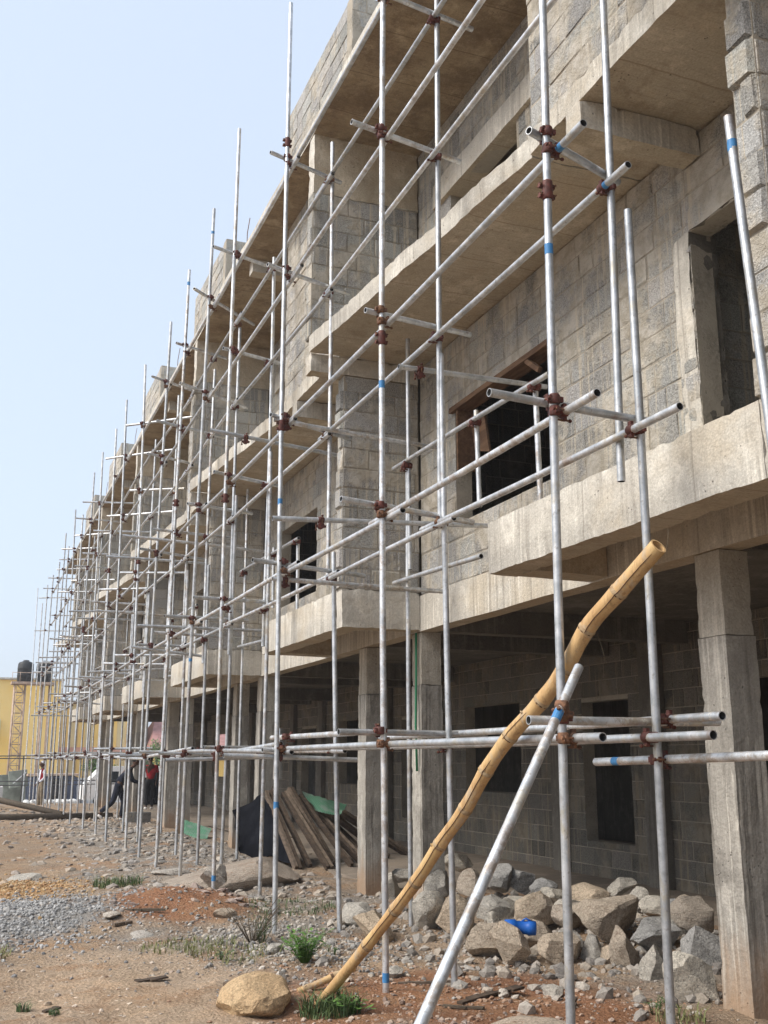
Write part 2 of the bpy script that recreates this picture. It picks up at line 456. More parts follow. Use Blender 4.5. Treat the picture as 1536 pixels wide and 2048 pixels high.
def gbox(mb, x0, x1, y0, y1, z0, z1, m, step=0.22, amp=0.006, faces=None, skip='', fn=None, chip=0.0):
    """box with gridded, slightly uneven faces; faces maps '-z' etc. to another material"""
    faces = faces or {}
    lo, hi = (x0, y0, z0), (x1, y1, z1)
    for ax in range(3):
        a, b = [k for k in range(3) if k != ax]
        na = max(1, min(110, int(round((hi[a] - lo[a]) / step))))
        nb = max(1, min(110, int(round((hi[b] - lo[b]) / step))))
        for sgn in (-1, 1):
            key = '-+'[sgn > 0] + 'xyz'[ax]
            if key in skip.split(): continue
            mm = faces.get(key, m)
            mi = mb.mat(mm)
            base = len(mb.v)
            for i in range(na + 1):
                for j in range(nb + 1):
                    p = [0, 0, 0]
                    p[ax] = hi[ax] if sgn > 0 else lo[ax]
                    p[a] = lo[a] + (hi[a] - lo[a]) * i / na
                    p[b] = lo[b] + (hi[b] - lo[b]) * j / nb
                    q = Vector(p)
                    if chip:
                        on = [(-1 if abs(p[w_] - lo[w_]) < 1e-5 else 1 if abs(p[w_] - hi[w_]) < 1e-5 else 0) for w_ in range(3)]
                        if sum(1 for w_ in on if w_) >= 2:
                            nz = noise.noise(q * 7.3) * 0.6 + noise.noise(q * 17.0) * 0.7 - 0.12
                            cc = chip * max(0.0, nz)
                            for w_ in range(3): q[w_] -= on[w_] * cc
                    if fn: q = Vector(fn(q))
                    mb.v.append(wob(q, amp) if amp else q)
            flip = (sgn > 0) != (ax == 1)
            for i in range(na):
                for j in range(nb):
                    q = [base + i * (nb + 1) + j, base + (i + 1) * (nb + 1) + j, base + (i + 1) * (nb + 1) + j + 1, base + i * (nb + 1) + j + 1]
                    if not flip: q.reverse()
                    mb.f.append(tuple(q)); mb.mi.append(mi); mb.sm.append(True); mb.col.append(None)


def cyl(mb, p0, p1, r0, r1, m, n=10, caps=True, smooth=True):
    p0, p1 = Vector(p0), Vector(p1)
    d = (p1 - p0).normalized()
    a = d.orthogonal().normalized(); b = d.cross(a)
    A = [p0 + (a * math.cos(2 * math.pi * k / n) + b * math.sin(2 * math.pi * k / n)) * r0 for k in range(n)]
    B = [p1 + (a * math.cos(2 * math.pi * k / n) + b * math.sin(2 * math.pi * k / n)) * r1 for k in range(n)]
    base = len(mb.v); mi = mb.mat(m)
    mb.v.extend(A + B)
    for k in range(n):
        j = (k + 1) % n
        mb.f.append((base + k, base + j, base + n + j, base + n + k)); mb.mi.append(mi); mb.sm.append(smooth); mb.col.append(None)
    if caps:
        mb.f.append(tuple(base + k for k in reversed(range(n)))); mb.mi.append(mi); mb.sm.append(False); mb.col.append(None)
        mb.f.append(tuple(base + n + k for k in range(n))); mb.mi.append(mi); mb.sm.append(False); mb.col.append(None)


def sweep(mb, pts, radii, m, n=12, cap=True):
    pts = [Vector(p) for p in pts]
    base = len(mb.v); mi = mb.mat(m)
    ref = None
    for i, p in enumerate(pts):
        d = (pts[min(i + 1, len(pts) - 1)] - pts[max(i - 1, 0)]).normalized()
        a = d.orthogonal().normalized() if ref is None else (ref - d * ref.dot(d)).normalized()
        ref = a; b = d.cross(a)
        for k in range(n):
            th = 2 * math.pi * k / n
            mb.v.append(p + (a * math.cos(th) + b * math.sin(th)) * radii[i])
    for i in range(len(pts) - 1):
        for k in range(n):
            j = (k + 1) % n
            mb.f.append((base + i * n + k, base + i * n + j, base + (i + 1) * n + j, base + (i + 1) * n + k)); mb.mi.append(mi); mb.sm.append(True); mb.col.append(None)
    if cap:
        mb.f.append(tuple(base + k for k in reversed(range(n)))); mb.mi.append(mi); mb.sm.append(False); mb.col.append(None)
        e = base + (len(pts) - 1) * n
        mb.f.append(tuple(e + k for k in range(n))); mb.mi.append(mi); mb.sm.append(False); mb.col.append(None)


def obox(mb, c, ax, ay, az, m, col=None):
    """oriented box: centre and three half-axis vectors"""
    c, ax, ay, az = Vector(c), Vector(ax), Vector(ay), Vector(az)
    P = lambda i, j, k: c + ax * i + ay * j + az * k
    for q in (((-1, -1, -1), (-1, 1, -1), (1, 1, -1), (1, -1, -1)), ((-1, -1, 1), (1, -1, 1), (1, 1, 1), (-1, 1, 1)),
              ((-1, -1, -1), (1, -1, -1), (1, -1, 1), (-1, -1, 1)), ((1, -1, -1), (1, 1, -1), (1, 1, 1), (1, -1, 1)),
              ((1, 1, -1), (-1, 1, -1), (-1, 1, 1), (1, 1, 1)), ((-1, 1, -1), (-1, -1, -1), (-1, -1, 1), (-1, 1, 1))):
        mb.face([P(*k) for k in q], m, False, col)


def wall(mb, origin, ud, nd, u0, u1, z0, z1, thick=0.2, holes=(), bm='block', both=False, reveal='mortar', seed=1, rel=1.0):
    """masonry wall: every block is modelled, set a little proud of its mortar bed"""
    rg = random.Random(seed)
    O, U, N = Vector(origin), Vector(ud), Vector(nd)
    Zv = Vector((0, 0, 1))
    P = lambda u, z, d: O + U * u + Zv * z + N * d
    ctr = U.cross(Zv).dot(N) > 0

    def quad(a, b, c, d, m, col=None):
        q = [a, b, c, d]
        if not ctr: q.reverse()
        mb.face(q, m, False, col)
    us = sorted(set([u0, u1] + [h[0] for h in holes if u0 < h[0] < u1] + [h[1] for h in holes if u0 < h[1] < u1]))
    zs = sorted(set([z0, z1] + [h[2] for h in holes if z0 < h[2] < z1] + [h[3] for h in holes if z0 < h[3] < z1]))
    solid = lambda u, z: u0 < u < u1 and z0 < z < z1 and not any(h[0] < u < h[1] and h[2] < z < h[3] for h in holes)
    F, B = -0.007, -thick
    for i in range(len(us) - 1):
        for j in range(len(zs) - 1):
            a, b, c, d = us[i], us[i + 1], zs[j], zs[j + 1]
            um, zm = (a + b) / 2, (c + d) / 2
            if not solid(um, zm): continue
            quad(P(a, c, F), P(b, c, F), P(b, d, F), P(a, d, F), 'mortar')
            quad(P(b, c, B), P(a, c, B), P(a, d, B), P(b, d, B), 'mortar')
            if not solid(a - 1e-3, zm): quad(P(a, c, B), P(a, c, F), P(a, d, F), P(a, d, B), reveal)
            if not solid(b + 1e-3, zm): quad(P(b, c, F), P(b, c, B), P(b, d, B), P(b, d, F), reveal)
            if not solid(um, c - 1e-3): quad(P(a, c, B), P(b, c, B), P(b, c, F), P(a, c, F), reveal)
            if not solid(um, d + 1e-3): quad(P(a, d, F), P(b, d, F), P(b, d, B), P(a, d, B), reveal)
    H, L, J = 0.235, 0.46, 0.0055
    sides = [(1, F, 0.0)] + ([(-1, B, -thick - 0.007)] if both else [])
    row = 0
    z = z0
    while z < z1 - 0.04:
        za, zb = z + J, min(z + H, z1) - J
        u = u0 - (L / 2 if row % 2 else 0) - rg.uniform(0, 0.06)
        while u < u1:
            ln = L * rg.choice((1, 1, 1, 1, 0.5, 0.78))
            ua, ub = max(u + J, u0 + 0.003), min(u + ln - J, u1 - 0.003)
            u += ln
            pieces = [(ua, ub, za, zb)]
            for h in holes:
                np_ = []
                for (a, b, c, d) in pieces:
                    if b <= h[0] or a >= h[1] or d <= h[2] or c >= h[3]: np_.append((a, b, c, d)); continue
                    if h[3] < zb - 0.06 or h[2] > za + 0.06:
                        if h[3] > c and h[3] < d - 0.05: np_.append((a, b, h[3], d))
                        if h[2] < d and h[2] > c + 0.05: np_.append((a, b, c, h[2]))
                    if a < h[0] - 0.05: np_.append((a, min(b, h[0]), c, d))
                    if b > h[1] + 0.05: np_.append((max(a, h[1]), b, c, d))
                pieces = np_
            g = rg.uniform(0.68, 1.18)
            if rg.random() < 0.12: g *= 0.68
            colr = (g * rg.uniform(0.98, 1.03), g, g * rg.uniform(0.95, 1.02))
            wz, wu = rg.uniform(-0.006, 0.006), rg.uniform(-0.005, 0.005)
            for (a, b, c, d) in pieces:
                if c > z0 + 0.02 and d < z1 - 0.02 and not holes: c += wz; d += wz
                if b - a < 0.05 or d - c < 0.04: continue
                for sg, f0, f1 in sides:
                    dep = f1 + sg * (rg.uniform(-0.002, 0.005) if rel == 1 else rg.uniform(-0.004, 0.005 * rel))
                    e = min(0.010, (b - a) * 0.15)
                    j = lambda s_=0.010: rg.uniform(-s_, s_)
                    bs = [P(a, c, f0), P(b, c, f0), P(b, d, f0), P(a, d, f0)]
                    fr = [P(a + e + j(), c + e + j(), dep + sg * j(0.003)), P(b - e + j(), c + e + j(), dep + sg * j(0.003)),
                          P(b - e + j(), d - e + j(), dep + sg * j(0.003)), P(a + e + j(), d - e + j(), dep + sg * j(0.003))]
                    if sg > 0:
                        quad(*fr, bm, colr)
                        for k in range(4): quad(bs[k], bs[(k + 1) % 4], fr[(k + 1) % 4], fr[k], bm, colr)
                    else:
                        quad(*reversed(fr), bm, colr)
                        for k in range(4): quad(bs[(k + 1) % 4], bs[k], fr[k], fr[(k + 1) % 4], bm, colr)
        z += H
        row += 1


# ------------------------------------------------------------------ ground
def sstep(a, b, x):
    t_ = min(1, max(0, (x - a) / (b - a)))
    return t_ * t_ * (3 - 2 * t_)


def gauss(x, y, cx, cy, sx, sy):
    return math.exp(-((x - cx) / sx) ** 2 - ((y - cy) / sy) ** 2)


def ground_h(x, y):
    d = math.hypot(x, y)
    h = 0.0
    amp = 1.0 if d < 40 else max(0, 1 - (d - 40) / 30)
    ins = sstep(5.2, 6.2, x) * (1 if -3 < y < 45 else 0)
    n1 = noise.noise(Vector((x * 0.55, y * 0.55, 1.3)))
    n2 = noise.noise(Vector((x * 1.9, y * 1.9, 4.3)))
    n3 = noise.noise(Vector((x * 5.5, y * 5.5, 7.3)))
    h += (0.05 * n1 + 0.034 * n2 + 0.020 * n3) * amp * (1 - 0.75 * ins)
    h += 0.26 * gauss(x, y, 2.35, 12.2, 0.75, 1.1)              # red soil mound by the scaffold feet
    h += 0.13 * gauss(x, y, 0.7, 12.0, 0.9, 1.3)                # grey gravel heap
    h += 0.10 * gauss(x, y, 0.8, 14.5, 0.9, 1.2)                # orange gravel
    h += 0.16 * gauss(x, y, 2.6, 5.9, 0.5, 0.6)                 # lump of earth in front
    h += 0.22 * gauss(x, y, 5.9, 9.2, 0.9, 2.6)                 # ground under the boulder heap
    h += 0.10 * gauss(x, y, 3.6, 20, 1.2, 8) + 0.05 * n2 * gauss(x, y, 3.6, 20, 1.6, 9)
    h += 0.55 * gauss(x, y, -0.6, 37, 2.2, 5)                   # bank at the far end of the yard
    h -= 0.65 * sstep(44, 56, y)
    return h


def lerp3(a, b, f): return tuple(p + (q - p) * f for p, q in zip(a, b))


TAN, SAND, RED, ORANGE = (0.43, 0.315, 0.215), (0.54, 0.405, 0.285), (0.33, 0.165, 0.09), (0.46, 0.28, 0.125)
GREY, BLUEG, BROWN = (0.31, 0.28, 0.245), (0.30, 0.295, 0.285), (0.33, 0.245, 0.17)


def ground_c(x, y):
    q = noise.noise(Vector((x * 0.8, y * 0.8, 20))) * 0.5 + noise.noise(Vector((x * 2.6, y * 2.6, 3))) * 0.3
    c = lerp3(TAN, GREY, sstep(-0.25, 0.45, q))
    c = lerp3(c, SAND, 0.8 * sstep(0.25, 0.75, gauss(x, y, 1.25, 8.3, 1.1, 1.9) + q * 0.3))
    c = lerp3(c, GREY, 0.85 * sstep(0.2, 0.7, gauss(x, y, 3.6, 20, 1.6, 10) + q * 0.3))
    c = lerp3(c, GREY, 0.8 * sstep(0.3, 0.7, gauss(x, y, 2.9, 10.0, 1.0, 1.2) + q * 0.35))
    c = lerp3(c, BROWN, 0.8 * sstep(0.3, 0.7, gauss(x, y, 0.6, 24, 1.8, 8) + q * 0.3))
    c = lerp3(c, RED, 0.95 * sstep(0.25, 0.6, gauss(x, y, 3.2, 6.6, 1.35, 1.7) + q * 0.3))
    c = lerp3(c, RED, 0.95 * sstep(0.3, 0.6, gauss(x, y, 2.4, 12.0, 0.8, 1.2) + q * 0.2))
    c = lerp3(c, BLUEG, 0.95 * sstep(0.35, 0.65, gauss(x, y, 0.7, 11.9, 0.95, 1.5) + q * 0.25))
    c = lerp3(c, ORANGE, 0.95 * sstep(0.35, 0.65, gauss(x, y, 0.75, 14.8, 0.95, 1.5) + q * 0.25))
    c = lerp3(c, (0.30, 0.27, 0.23), 0.7 * sstep(0.3, 0.6, gauss(x, y, 2.0, 6.0, 0.6, 0.5) + q * 0.4))
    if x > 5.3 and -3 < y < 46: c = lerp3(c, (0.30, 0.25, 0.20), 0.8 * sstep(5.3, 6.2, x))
    if y > 46: c = lerp3(c, (0.33, 0.28, 0.22), sstep(46, 60, y))
    return c


def graded(lo, hi, fine_lo, fine_hi, step, growth):
    xs = list(np.arange(fine_lo, fine_hi, step))
    s_, x = step, fine_hi
    while x < hi: xs.append(x); s_ *= growth; x += s_
    xs.append(hi)
    s_, x = step, fine_lo
    left = []
    while x > lo: s_ *= growth; x -= s_; left.append(max(x, lo))
    return sorted(set(left + xs))


gx = graded(-400, 400, -0.6, 6.6, 0.06, 1.09)
gy = graded(-60, 900, 4.6, 15.0, 0.06, 1.045)
verts, cols = [], []
for y in gy:
    for x in gx:
        verts.append((x, y, ground_h(x, y) if -20 < x < 40 and y < 130 else (-0.65 if y > 56 else 0.0)))
        cols.append((*ground_c(x, y), 1))
nx = len(gx)
gfaces = [(j * nx + i, j * nx + i + 1, (j + 1) * nx + i + 1, (j + 1) * nx + i) for j in range(len(gy) - 1) for i in range(nx - 1)]
me = bpy.data.meshes.new('ground')
me.from_pydata(verts, [], gfaces)
ca = me.color_attributes.new('dirt', 'FLOAT_COLOR', 'POINT')
ca.data.foreach_set('color', np.array(cols, np.float32).ravel())
me.polygons.foreach_set('use_smooth', [True] * len(gfaces))
me.materials.append(M['ground'])
ground = bpy.data.objects.new('ground', me)
COL.objects.link(ground)
tag(ground, kind='structure')

# ------------------------------------------------------------------ building
PER, Y0, NU = 7.0, 4.05, 6
YE = 44.6
XI, XB, XO, XP = 4.83, 3.86, 3.43, 3.83
bld = bpy.data.objects.new('unfinished_building', None)
COL.objects.link(bld)
tag(bld, 'unfinished three storey terrace of grey concrete blocks and bare slabs behind the scaffold', 'building')


def part(name, mb, attr=None):
    return mb.build(name, bld, attr)


# roof, floors, back wall as long pieces
m = MB(); gbox(m, XO, 9.0, -3, YE, 9.15, 9.33, 'concrete', 0.4, 0.012, {'-z': 'roof_soffit'}); part('roof_slab', m)
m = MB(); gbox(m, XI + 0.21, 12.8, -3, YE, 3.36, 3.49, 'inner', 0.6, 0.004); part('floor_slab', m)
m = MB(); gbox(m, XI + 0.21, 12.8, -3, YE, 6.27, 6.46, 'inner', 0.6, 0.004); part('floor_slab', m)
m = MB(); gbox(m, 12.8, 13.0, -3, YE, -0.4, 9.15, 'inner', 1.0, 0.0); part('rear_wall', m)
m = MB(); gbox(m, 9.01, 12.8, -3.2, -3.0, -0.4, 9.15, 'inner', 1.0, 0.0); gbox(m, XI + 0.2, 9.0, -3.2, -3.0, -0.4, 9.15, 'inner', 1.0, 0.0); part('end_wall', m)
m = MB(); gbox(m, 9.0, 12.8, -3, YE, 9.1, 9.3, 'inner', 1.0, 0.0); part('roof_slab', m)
m = MB()
wall(m, (0, YE, 0), (1, 0, 0), (0, 1, 0), XI + 0.01, 12.8, 3.5, 9.14, 0.2, (), 'block', False, 'mortar', 99)
part('end_wall', m, 'tint')
m = MB()
gbox(m, XI - 0.012, XI + 0.2, -3, YE, 3.06, 3.47, 'concrete', 0.3, 0.006, {'-z': 'soffit'})
part('edge_beam', m)
m = MB(); gbox(m, 5.3, 12.7, 0, YE - 0.2, -0.6, 0.03, 'floor', 0.5, 0.012); part('ground_floor', m)

# one unit at y=0, then copies
unit = []


def upart(name, mb, attr=None, only=None):
    o = part(name, mb, attr)
    unit.append((o, only))
    return o


LM = 'block_warm'
# columns, each cast in two pours
for cy, cw in ((0.02, 0.26), (1.80, 0.27)):
    m = MB()
    gbox(m, XI + 0.004, XI + 0.25, cy, cy + cw, 2.46, 3.055, 'column_up', 0.05, 0.006, chip=0.016)
    gbox(m, XI - 0.004, XI + 0.258, cy - 0.008, cy + cw + 0.008, -0.5, 2.455, 'column_low', 0.05, 0.007, chip=0.018)
    upart('column', m)
# balcony with its rim beams
m = MB()
gbox(m, XB, XB + 0.26, 0.21, 3.42, 3.07, 3.50, 'concrete', 0.05, 0.008, {'-z': 'soffit'}, chip=0.022)
gbox(m, XB, XI - 0.02, 0.0, 0.205, 3.07, 3.50, 'concrete', 0.05, 0.008, {'-z': 'soffit'}, chip=0.022)
gbox(m, XB + 0.265, XI - 0.02, 3.15, 3.42, 3.075, 3.49, 'concrete', 0.16, 0.007, {'-z': 'soffit', '-y': 'soffit'})
gbox(m, XB + 0.262, XI - 0.02, 0.21, 3.145, 3.36, 3.48, 'concrete', 0.3, 0.006, {'-z': 'soffit'})
upart('balcony', m)
# transverse ground floor beams
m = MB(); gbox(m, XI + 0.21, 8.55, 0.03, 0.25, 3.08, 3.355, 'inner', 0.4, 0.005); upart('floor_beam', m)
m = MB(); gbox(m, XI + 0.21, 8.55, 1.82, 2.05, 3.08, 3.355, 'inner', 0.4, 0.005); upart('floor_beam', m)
# ground floor rear wall with window and door
m = MB()
wall(m, (8.57, 0, 0), (0, 1, 0), (-1, 0, 0), 0, PER, -0.3, 3.35, 0.2, ((4.55, 6.6, 1.1, 2.57), (1.45, 2.65, 0.5, 2.46)), 'block_shaded', False, 'mortar', 5)
gbox(m, 8.45, 8.56, 0.6, 1.0, -0.3, 3.35, 'inner', 0.3, 0.006)
gbox(m, 8.45, 8.56, 3.1, 3.4, -0.3, 3.35, 'inner', 0.3, 0.006)
upart('rear_ground_wall', m, 'tint')
# first floor wall with window and balcony door
m = MB()
wall(m, (XI, 0, 0), (0, 1, 0), (-1, 0, 0), 0.205, PER - 0.005, 3.475, 6.26, 0.2, ((3.98, 6.03, 4.12, 5.43), (0.75, 1.865, 3.5, 5.52)), LM, False, 'mortar', 11)
gbox(m, XI - 0.006, XI + 0.26, 1.87, 2.06, 3.49, 5.52, 'concrete', 0.05, 0.011, {'-y': 'inner'}, chip=0.032)     # cast jamb, the shade on its reveal put into a darker face colour
gbox(m, XI - 0.009, XI + 0.21, 0.5, 1.86, 5.525, 5.70, 'block_warm', 0.06, 0.012, {'-z': 'inner'}, chip=0.04)      # lintel
upart('first_floor_wall', m, 'tint')
m = MB()                                                                        # inner room walls seen through the openings
wall(m, (0, 0.62, 0), (1, 0, 0), (0, 1, 0), XI + 0.22, 8.5, 3.5, 6.26, 0.15, (), 'block_shaded', True, 'mortar', 13)
wall(m, (0, 3.6, 0), (1, 0, 0), (0, 1, 0), XI + 0.22, 8.5, 3.5, 6.26, 0.15, (), 'block_shaded', True, 'mortar', 14)
wall(m, (0, 2.12, 0), (1, 0, 0), (0, -1, 0), XI + 0.22, 7.5, 3.5, 6.26, 0.15, (), 'block', True, 'mortar', 15)
upart('room_wall', m, 'tint')
# first floor fin wall
m = MB()
wall(m, (0, 0, 0), (1, 0, 0), (0, -1, 0), XB, XI - 0.02, 3.505, 6.045, 0.2, (), 'block', True, 'mortar', 21)
wall(m, (XB - 0.008, 0, 0), (0, 1, 0), (-1, 0, 0), 0.004, 0.198, 3.505, 6.04, 0.05, (), 'block', False, 'mortar', 22, 7.0)
upart('fin_wall', m, 'tint')
# second floor slab: overhang under the bay, then the tapering canopy
m = MB()
gbox(m, XP - 0.03, XI + 0.2, 0.0, 2.45, 6.275, 6.47, 'concrete', 0.055, 0.012, {'-z': 'soffit'}, chip=0.032)
gbox(m, XP, XI + 0.2, 2.455, PER - 0.005, 6.27, 6.465, 'concrete', 0.055, 0.012, {'-z': 'soffit'}, chip=0.032,
     fn=lambda p: (p.x - (XI + 0.2 - p.x) / (XI + 0.2 - XP) * (XP - XO) * (p.y - 2.455) / (PER - 2.46), p.y, p.z))
upart('canopy_slab', m)
m = MB()
gbox(m, XO + 0.02, XI - 0.016, 0.0, 0.21, 6.05, 6.268, 'concrete', 0.05, 0.009, {'-z': 'soffit'}, chip=0.028)
upart('canopy_beam', m)
m = MB()
gbox(m, XP - 0.05, XI - 0.016, 1.66, 1.86, 6.04, 6.268, 'concrete', 0.05, 0.009, {'-z': 'soffit'}, chip=0.028)
upart('canopy_beam', m)
# second floor fin wall with its cast beam on top
m = MB()
wall(m, (0, 0, 0), (1, 0, 0), (0, -1, 0), XO + 0.01, XI - 0.01, 6.475, 8.36, 0.2, (), 'block', True, 'mortar', 31)
wall(m, (XO + 0.002, 0, 0), (0, 1, 0), (-1, 0, 0), 0.004, 0.198, 6.475, 8.355, 0.05, (), 'block', False, 'mortar', 32, 4.0)
gbox(m, XO + 0.01, XI - 0.01, -0.005, 0.206, 8.362, 9.147, 'concrete', 0.06, 0.014, {'-y': 'soffit'}, chip=0.032)
upart('upper_fin_wall', m, 'tint')
# second floor bay wall and recessed wall
m = MB()
wall(m, (XP, 0, 0), (0, 1, 0), (-1, 0, 0), 0.212, 2.45, 6.475, 9.147, 0.2, (), 'block_warm', False, 'mortar', 41)
wall(m, (0, 2.45, 0), (1, 0, 0), (0, 1, 0), XP + 0.005, XI - 0.01, 6.475, 9.147, 0.2, (), 'block', False, 'mortar', 42)
upart('bay_wall', m, 'tint')
m = MB()
wall(m, (XI, 0, 0), (0, 1, 0), (-1, 0, 0), 2.46, PER - 0.005, 6.475, 9.147, 0.2, ((4.45, 6.05, 6.6, 8.1),), 'block', False, 'mortar', 43)
gbox(m, XI - 0.05, XI + 0.21, 4.0, 6.45, 8.1, 8.4, 'concrete', 0.2, 0.01, {'-z': 'soffit'})
upart('recessed_wall', m, 'tint')
# small beam stub under the roof
m = MB(); gbox(m, XO + 0.14, XI - 0.02, 3.5, 3.7, 8.94, 9.146, 'concrete', 0.2, 0.01, {'-z': 'soffit'}); upart('roof_beam', m)
# parapet with its return
m = MB()
wall(m, (3.89, 0, 0), (0, 1, 0), (-1, 0, 0), -0.12, 2.75, 9.335, 11.22, 0.2, (), 'block', False, 'mortar', 51)
wall(m, (0, -0.12, 0), (1, 0, 0), (0, -1, 0), 3.885, 4.9, 9.335, 11.215, 0.2, (), 'block_warm', False, 'mortar', 52)
wall(m, (0, 2.745, 0), (1, 0, 0), (0, 1, 0), 3.89, 4.9, 9.335, 11.21, 0.2, (), 'block', False, 'mortar', 53)
upart('parapet', m, 'tint')
m = MB()
for k in range(3):
    sweep(m, [(4.3 + 0.2 * k, -0.05, 11.1), (4.3 + 0.2 * k, -0.05 + 0.05 * k, 11.45), (4.33 + 0.2 * k, -0.1, 11.75)], [0.008] * 3, 'rust', 6)
upart('rebar', m)

for k in range(-1, NU):
    for o, only in unit:
        if k == 0:
            o.location = (0, Y0, 0)
        else:
            if k == -1 and o.name.split('.')[0] in ('rebar', 'parapet', 'rear_ground_wall', 'recessed_wall', 'roof_beam'): continue
            if k == 0 and o.name.startswith('rebar'): continue
            c = o.copy(); COL.objects.link(c); c.parent = bld
            c.location = (0, Y0 + PER * k, 0)

# ------------------------------------------------------------------ scaffold
RT = 0.0242
TUBE = {}


def tube(name, p0, p1, seed=0, hollow=True, n=12, bend=0.008):
    rg = random.Random(seed * 31 + 5)
    p0, p1 = Vector(p0), Vector(p1)
    L = (p1 - p0).length
    d = (p1 - p0) / L
    a = d.orthogonal().normalized(); b = d.cross(a)
    o1, o2 = rg.uniform(-bend, bend), rg.uniform(-bend, bend)
    mb = MB()
    pts = []
    K = 4
    for i in range(K + 1):
        f = i / K
        s_ = math.sin(math.pi * f)
        pts.append(d * L * f + a * o1 * s_ * L / 3 + b * o2 * s_ * L / 3)
    sweep(mb, pts, [RT] * (K + 1), 'steel', n, cap=False)
    for e, sg in ((pts[0], 1), (pts[-1], -1)):
        base = len(mb.v)
        ri = RT - 0.0042
        for rr, off in ((RT, 0), (ri, 0), (ri, 0.16)):
            for k in range(n):
                th = 2 * math.pi * k / n
                mb.v.append(e + d * off * sg + (a * math.cos(th) + b * math.sin(th)) * rr)
        for ring, mm in ((0, 'steel'), (1, 'bore')):
            mi = mb.mat(mm)
            for k in range(n):
                j = (k + 1) % n
                q = (base + ring * n + k, base + ring * n + j, base + (ring + 1) * n + j, base + (ring + 1) * n + k)
                if sg > 0: q = tuple(reversed(q))
                mb.f.append(q); mb.mi.append(mi); mb.sm.append(ring == 1); mb.col.append(None)
        q = tuple(base + 2 * n + k for k in range(n))
        mb.f.append(q if sg < 0 else tuple(reversed(q))); mb.mi.append(mb.mat('bore')); mb.sm.append(False); mb.col.append(None)
    o = mb.build(name)
    o.location = p0
    TUBE[o.name] = [p0 + p for p in pts]
    return o


def coupler_mesh(mat):
    mb = MB()
    # clamp round the upright (z) and round the second tube (local y, set off in +x)
    for cx, ax in ((0.0, 'z'), (0.054, 'y')):
        pts = [(cx, 0, -0.029), (cx, 0, -0.021), (cx, 0, 0.021), (cx, 0, 0.029)] if ax == 'z' else [(cx, -0.029, 0), (cx, -0.021, 0), (cx, 0.021, 0), (cx, 0.029, 0)]
        sweep(mb, pts, [0.0275, 0.0315, 0.0315, 0.0275], mat, 10)
    obox(mb, (0.027, 0, 0), (0.012, 0, 0), (0, 0.022, 0), (0, 0, 0.022), mat)
    # hinge flaps with bolts and nuts
    obox(mb, (-0.006, -0.036, 0), (0.008, 0, 0), (0, 0.014, 0), (0, 0, 0.017), mat)
    obox(mb, (-0.006, 0.036, 0), (0.010, 0, 0), (0, 0.013, 0), (0, 0, 0.015), mat)
    cyl(mb, (-0.035, -0.044, 0), (0.040, -0.044, 0), 0.006, 0.006, 'rust', 6)
    cyl(mb, (-0.040, -0.044, 0), (-0.026, -0.044, 0), 0.011, 0.011, mat, 6)
    obox(mb, (0.058, 0, -0.036), (0.010, 0, 0), (0, 0.015, 0), (0, 0, 0.013), mat)
    obox(mb, (0.058, 0, 0.036), (0.010, 0, 0), (0, 0.016, 0), (0, 0, 0.012), mat)
    cyl(mb, (0.020, 0, -0.046), (0.105, 0, -0.046), 0.006, 0.006, 'rust', 6)
    cyl(mb, (0.088, 0, -0.046), (0.100, 0, -0.046), 0.011, 0.011, mat, 6)
    o = mb.build('coupler'); me_ = o.data
    bpy.data.objects.remove(o)
    return me_


def sleeve_mesh():
    mb = MB()
    sweep(mb, [(0, 0, -0.06), (0, 0, -0.05), (0, 0, 0.05), (0, 0, 0.06)], [0.028, 0.0325, 0.0325, 0.028], 'coupler', 12)
    for sx in (-1, 1):
        for z in (-0.032, 0.032):
            obox(mb, (sx * 0.038, 0.01, z), (0.012, 0, 0), (0, 0.012, 0), (0, 0, 0.014), 'coupler')
            cyl(mb, (sx * 0.045, -0.02, z), (sx * 0.045, 0.035, z), 0.006, 0.006, 'rust', 6)
    o = mb.build('sleeve_coupler'); me_ = o.data
    bpy.data.objects.remove(o)
    return me_


def tape_mesh():
    mb = MB(); cyl(mb, (0, 0, -0.032), (0, 0, 0.032), RT + 0.0008, RT + 0.0008, 'tape', 12, False)
    o = mb.build('tape_band'); me_ = o.data
    bpy.data.objects.remove(o)
    return me_


CPL, CPLR, SLV, TAPE = coupler_mesh('coupler'), coupler_mesh('rust'), sleeve_mesh(), tape_mesh()


def attach(pole, mesh, name, wpos, xdir=None, ydir=None):
    """a child piece of a tube, given in world position; local z follows the tube"""
    o = bpy.data.objects.new(name, mesh)
    COL.objects.link(o)
    o.parent = pole
    if mesh in (TAPE, SLV):                     # bands and sleeves sit exactly on their tube
        best = None
        for a_, b_ in zip(TUBE[pole.name], TUBE[pole.name][1:]):
            f_ = min(1, max(0, (Vector(wpos) - a_).dot(b_ - a_) / (b_ - a_).length_squared))
            q_ = a_.lerp(b_, f_)
            if best is None or (q_ - Vector(wpos)).length < (best - Vector(wpos)).length: best = q_
        wpos = best
    o.location = Vector(wpos) - pole.location
    if ydir is not None:
        X, Y = Vector(xdir).normalized(), Vector(ydir).normalized()
        Zd = X.cross(Y).normalized(); Y = Zd.cross(X)
        o.rotation_euler = Matrix((X, Y, Zd)).transposed().to_euler()
    return o


def along(p0, p1, name):
    return (Vector(p1) - Vector(p0)).normalized()


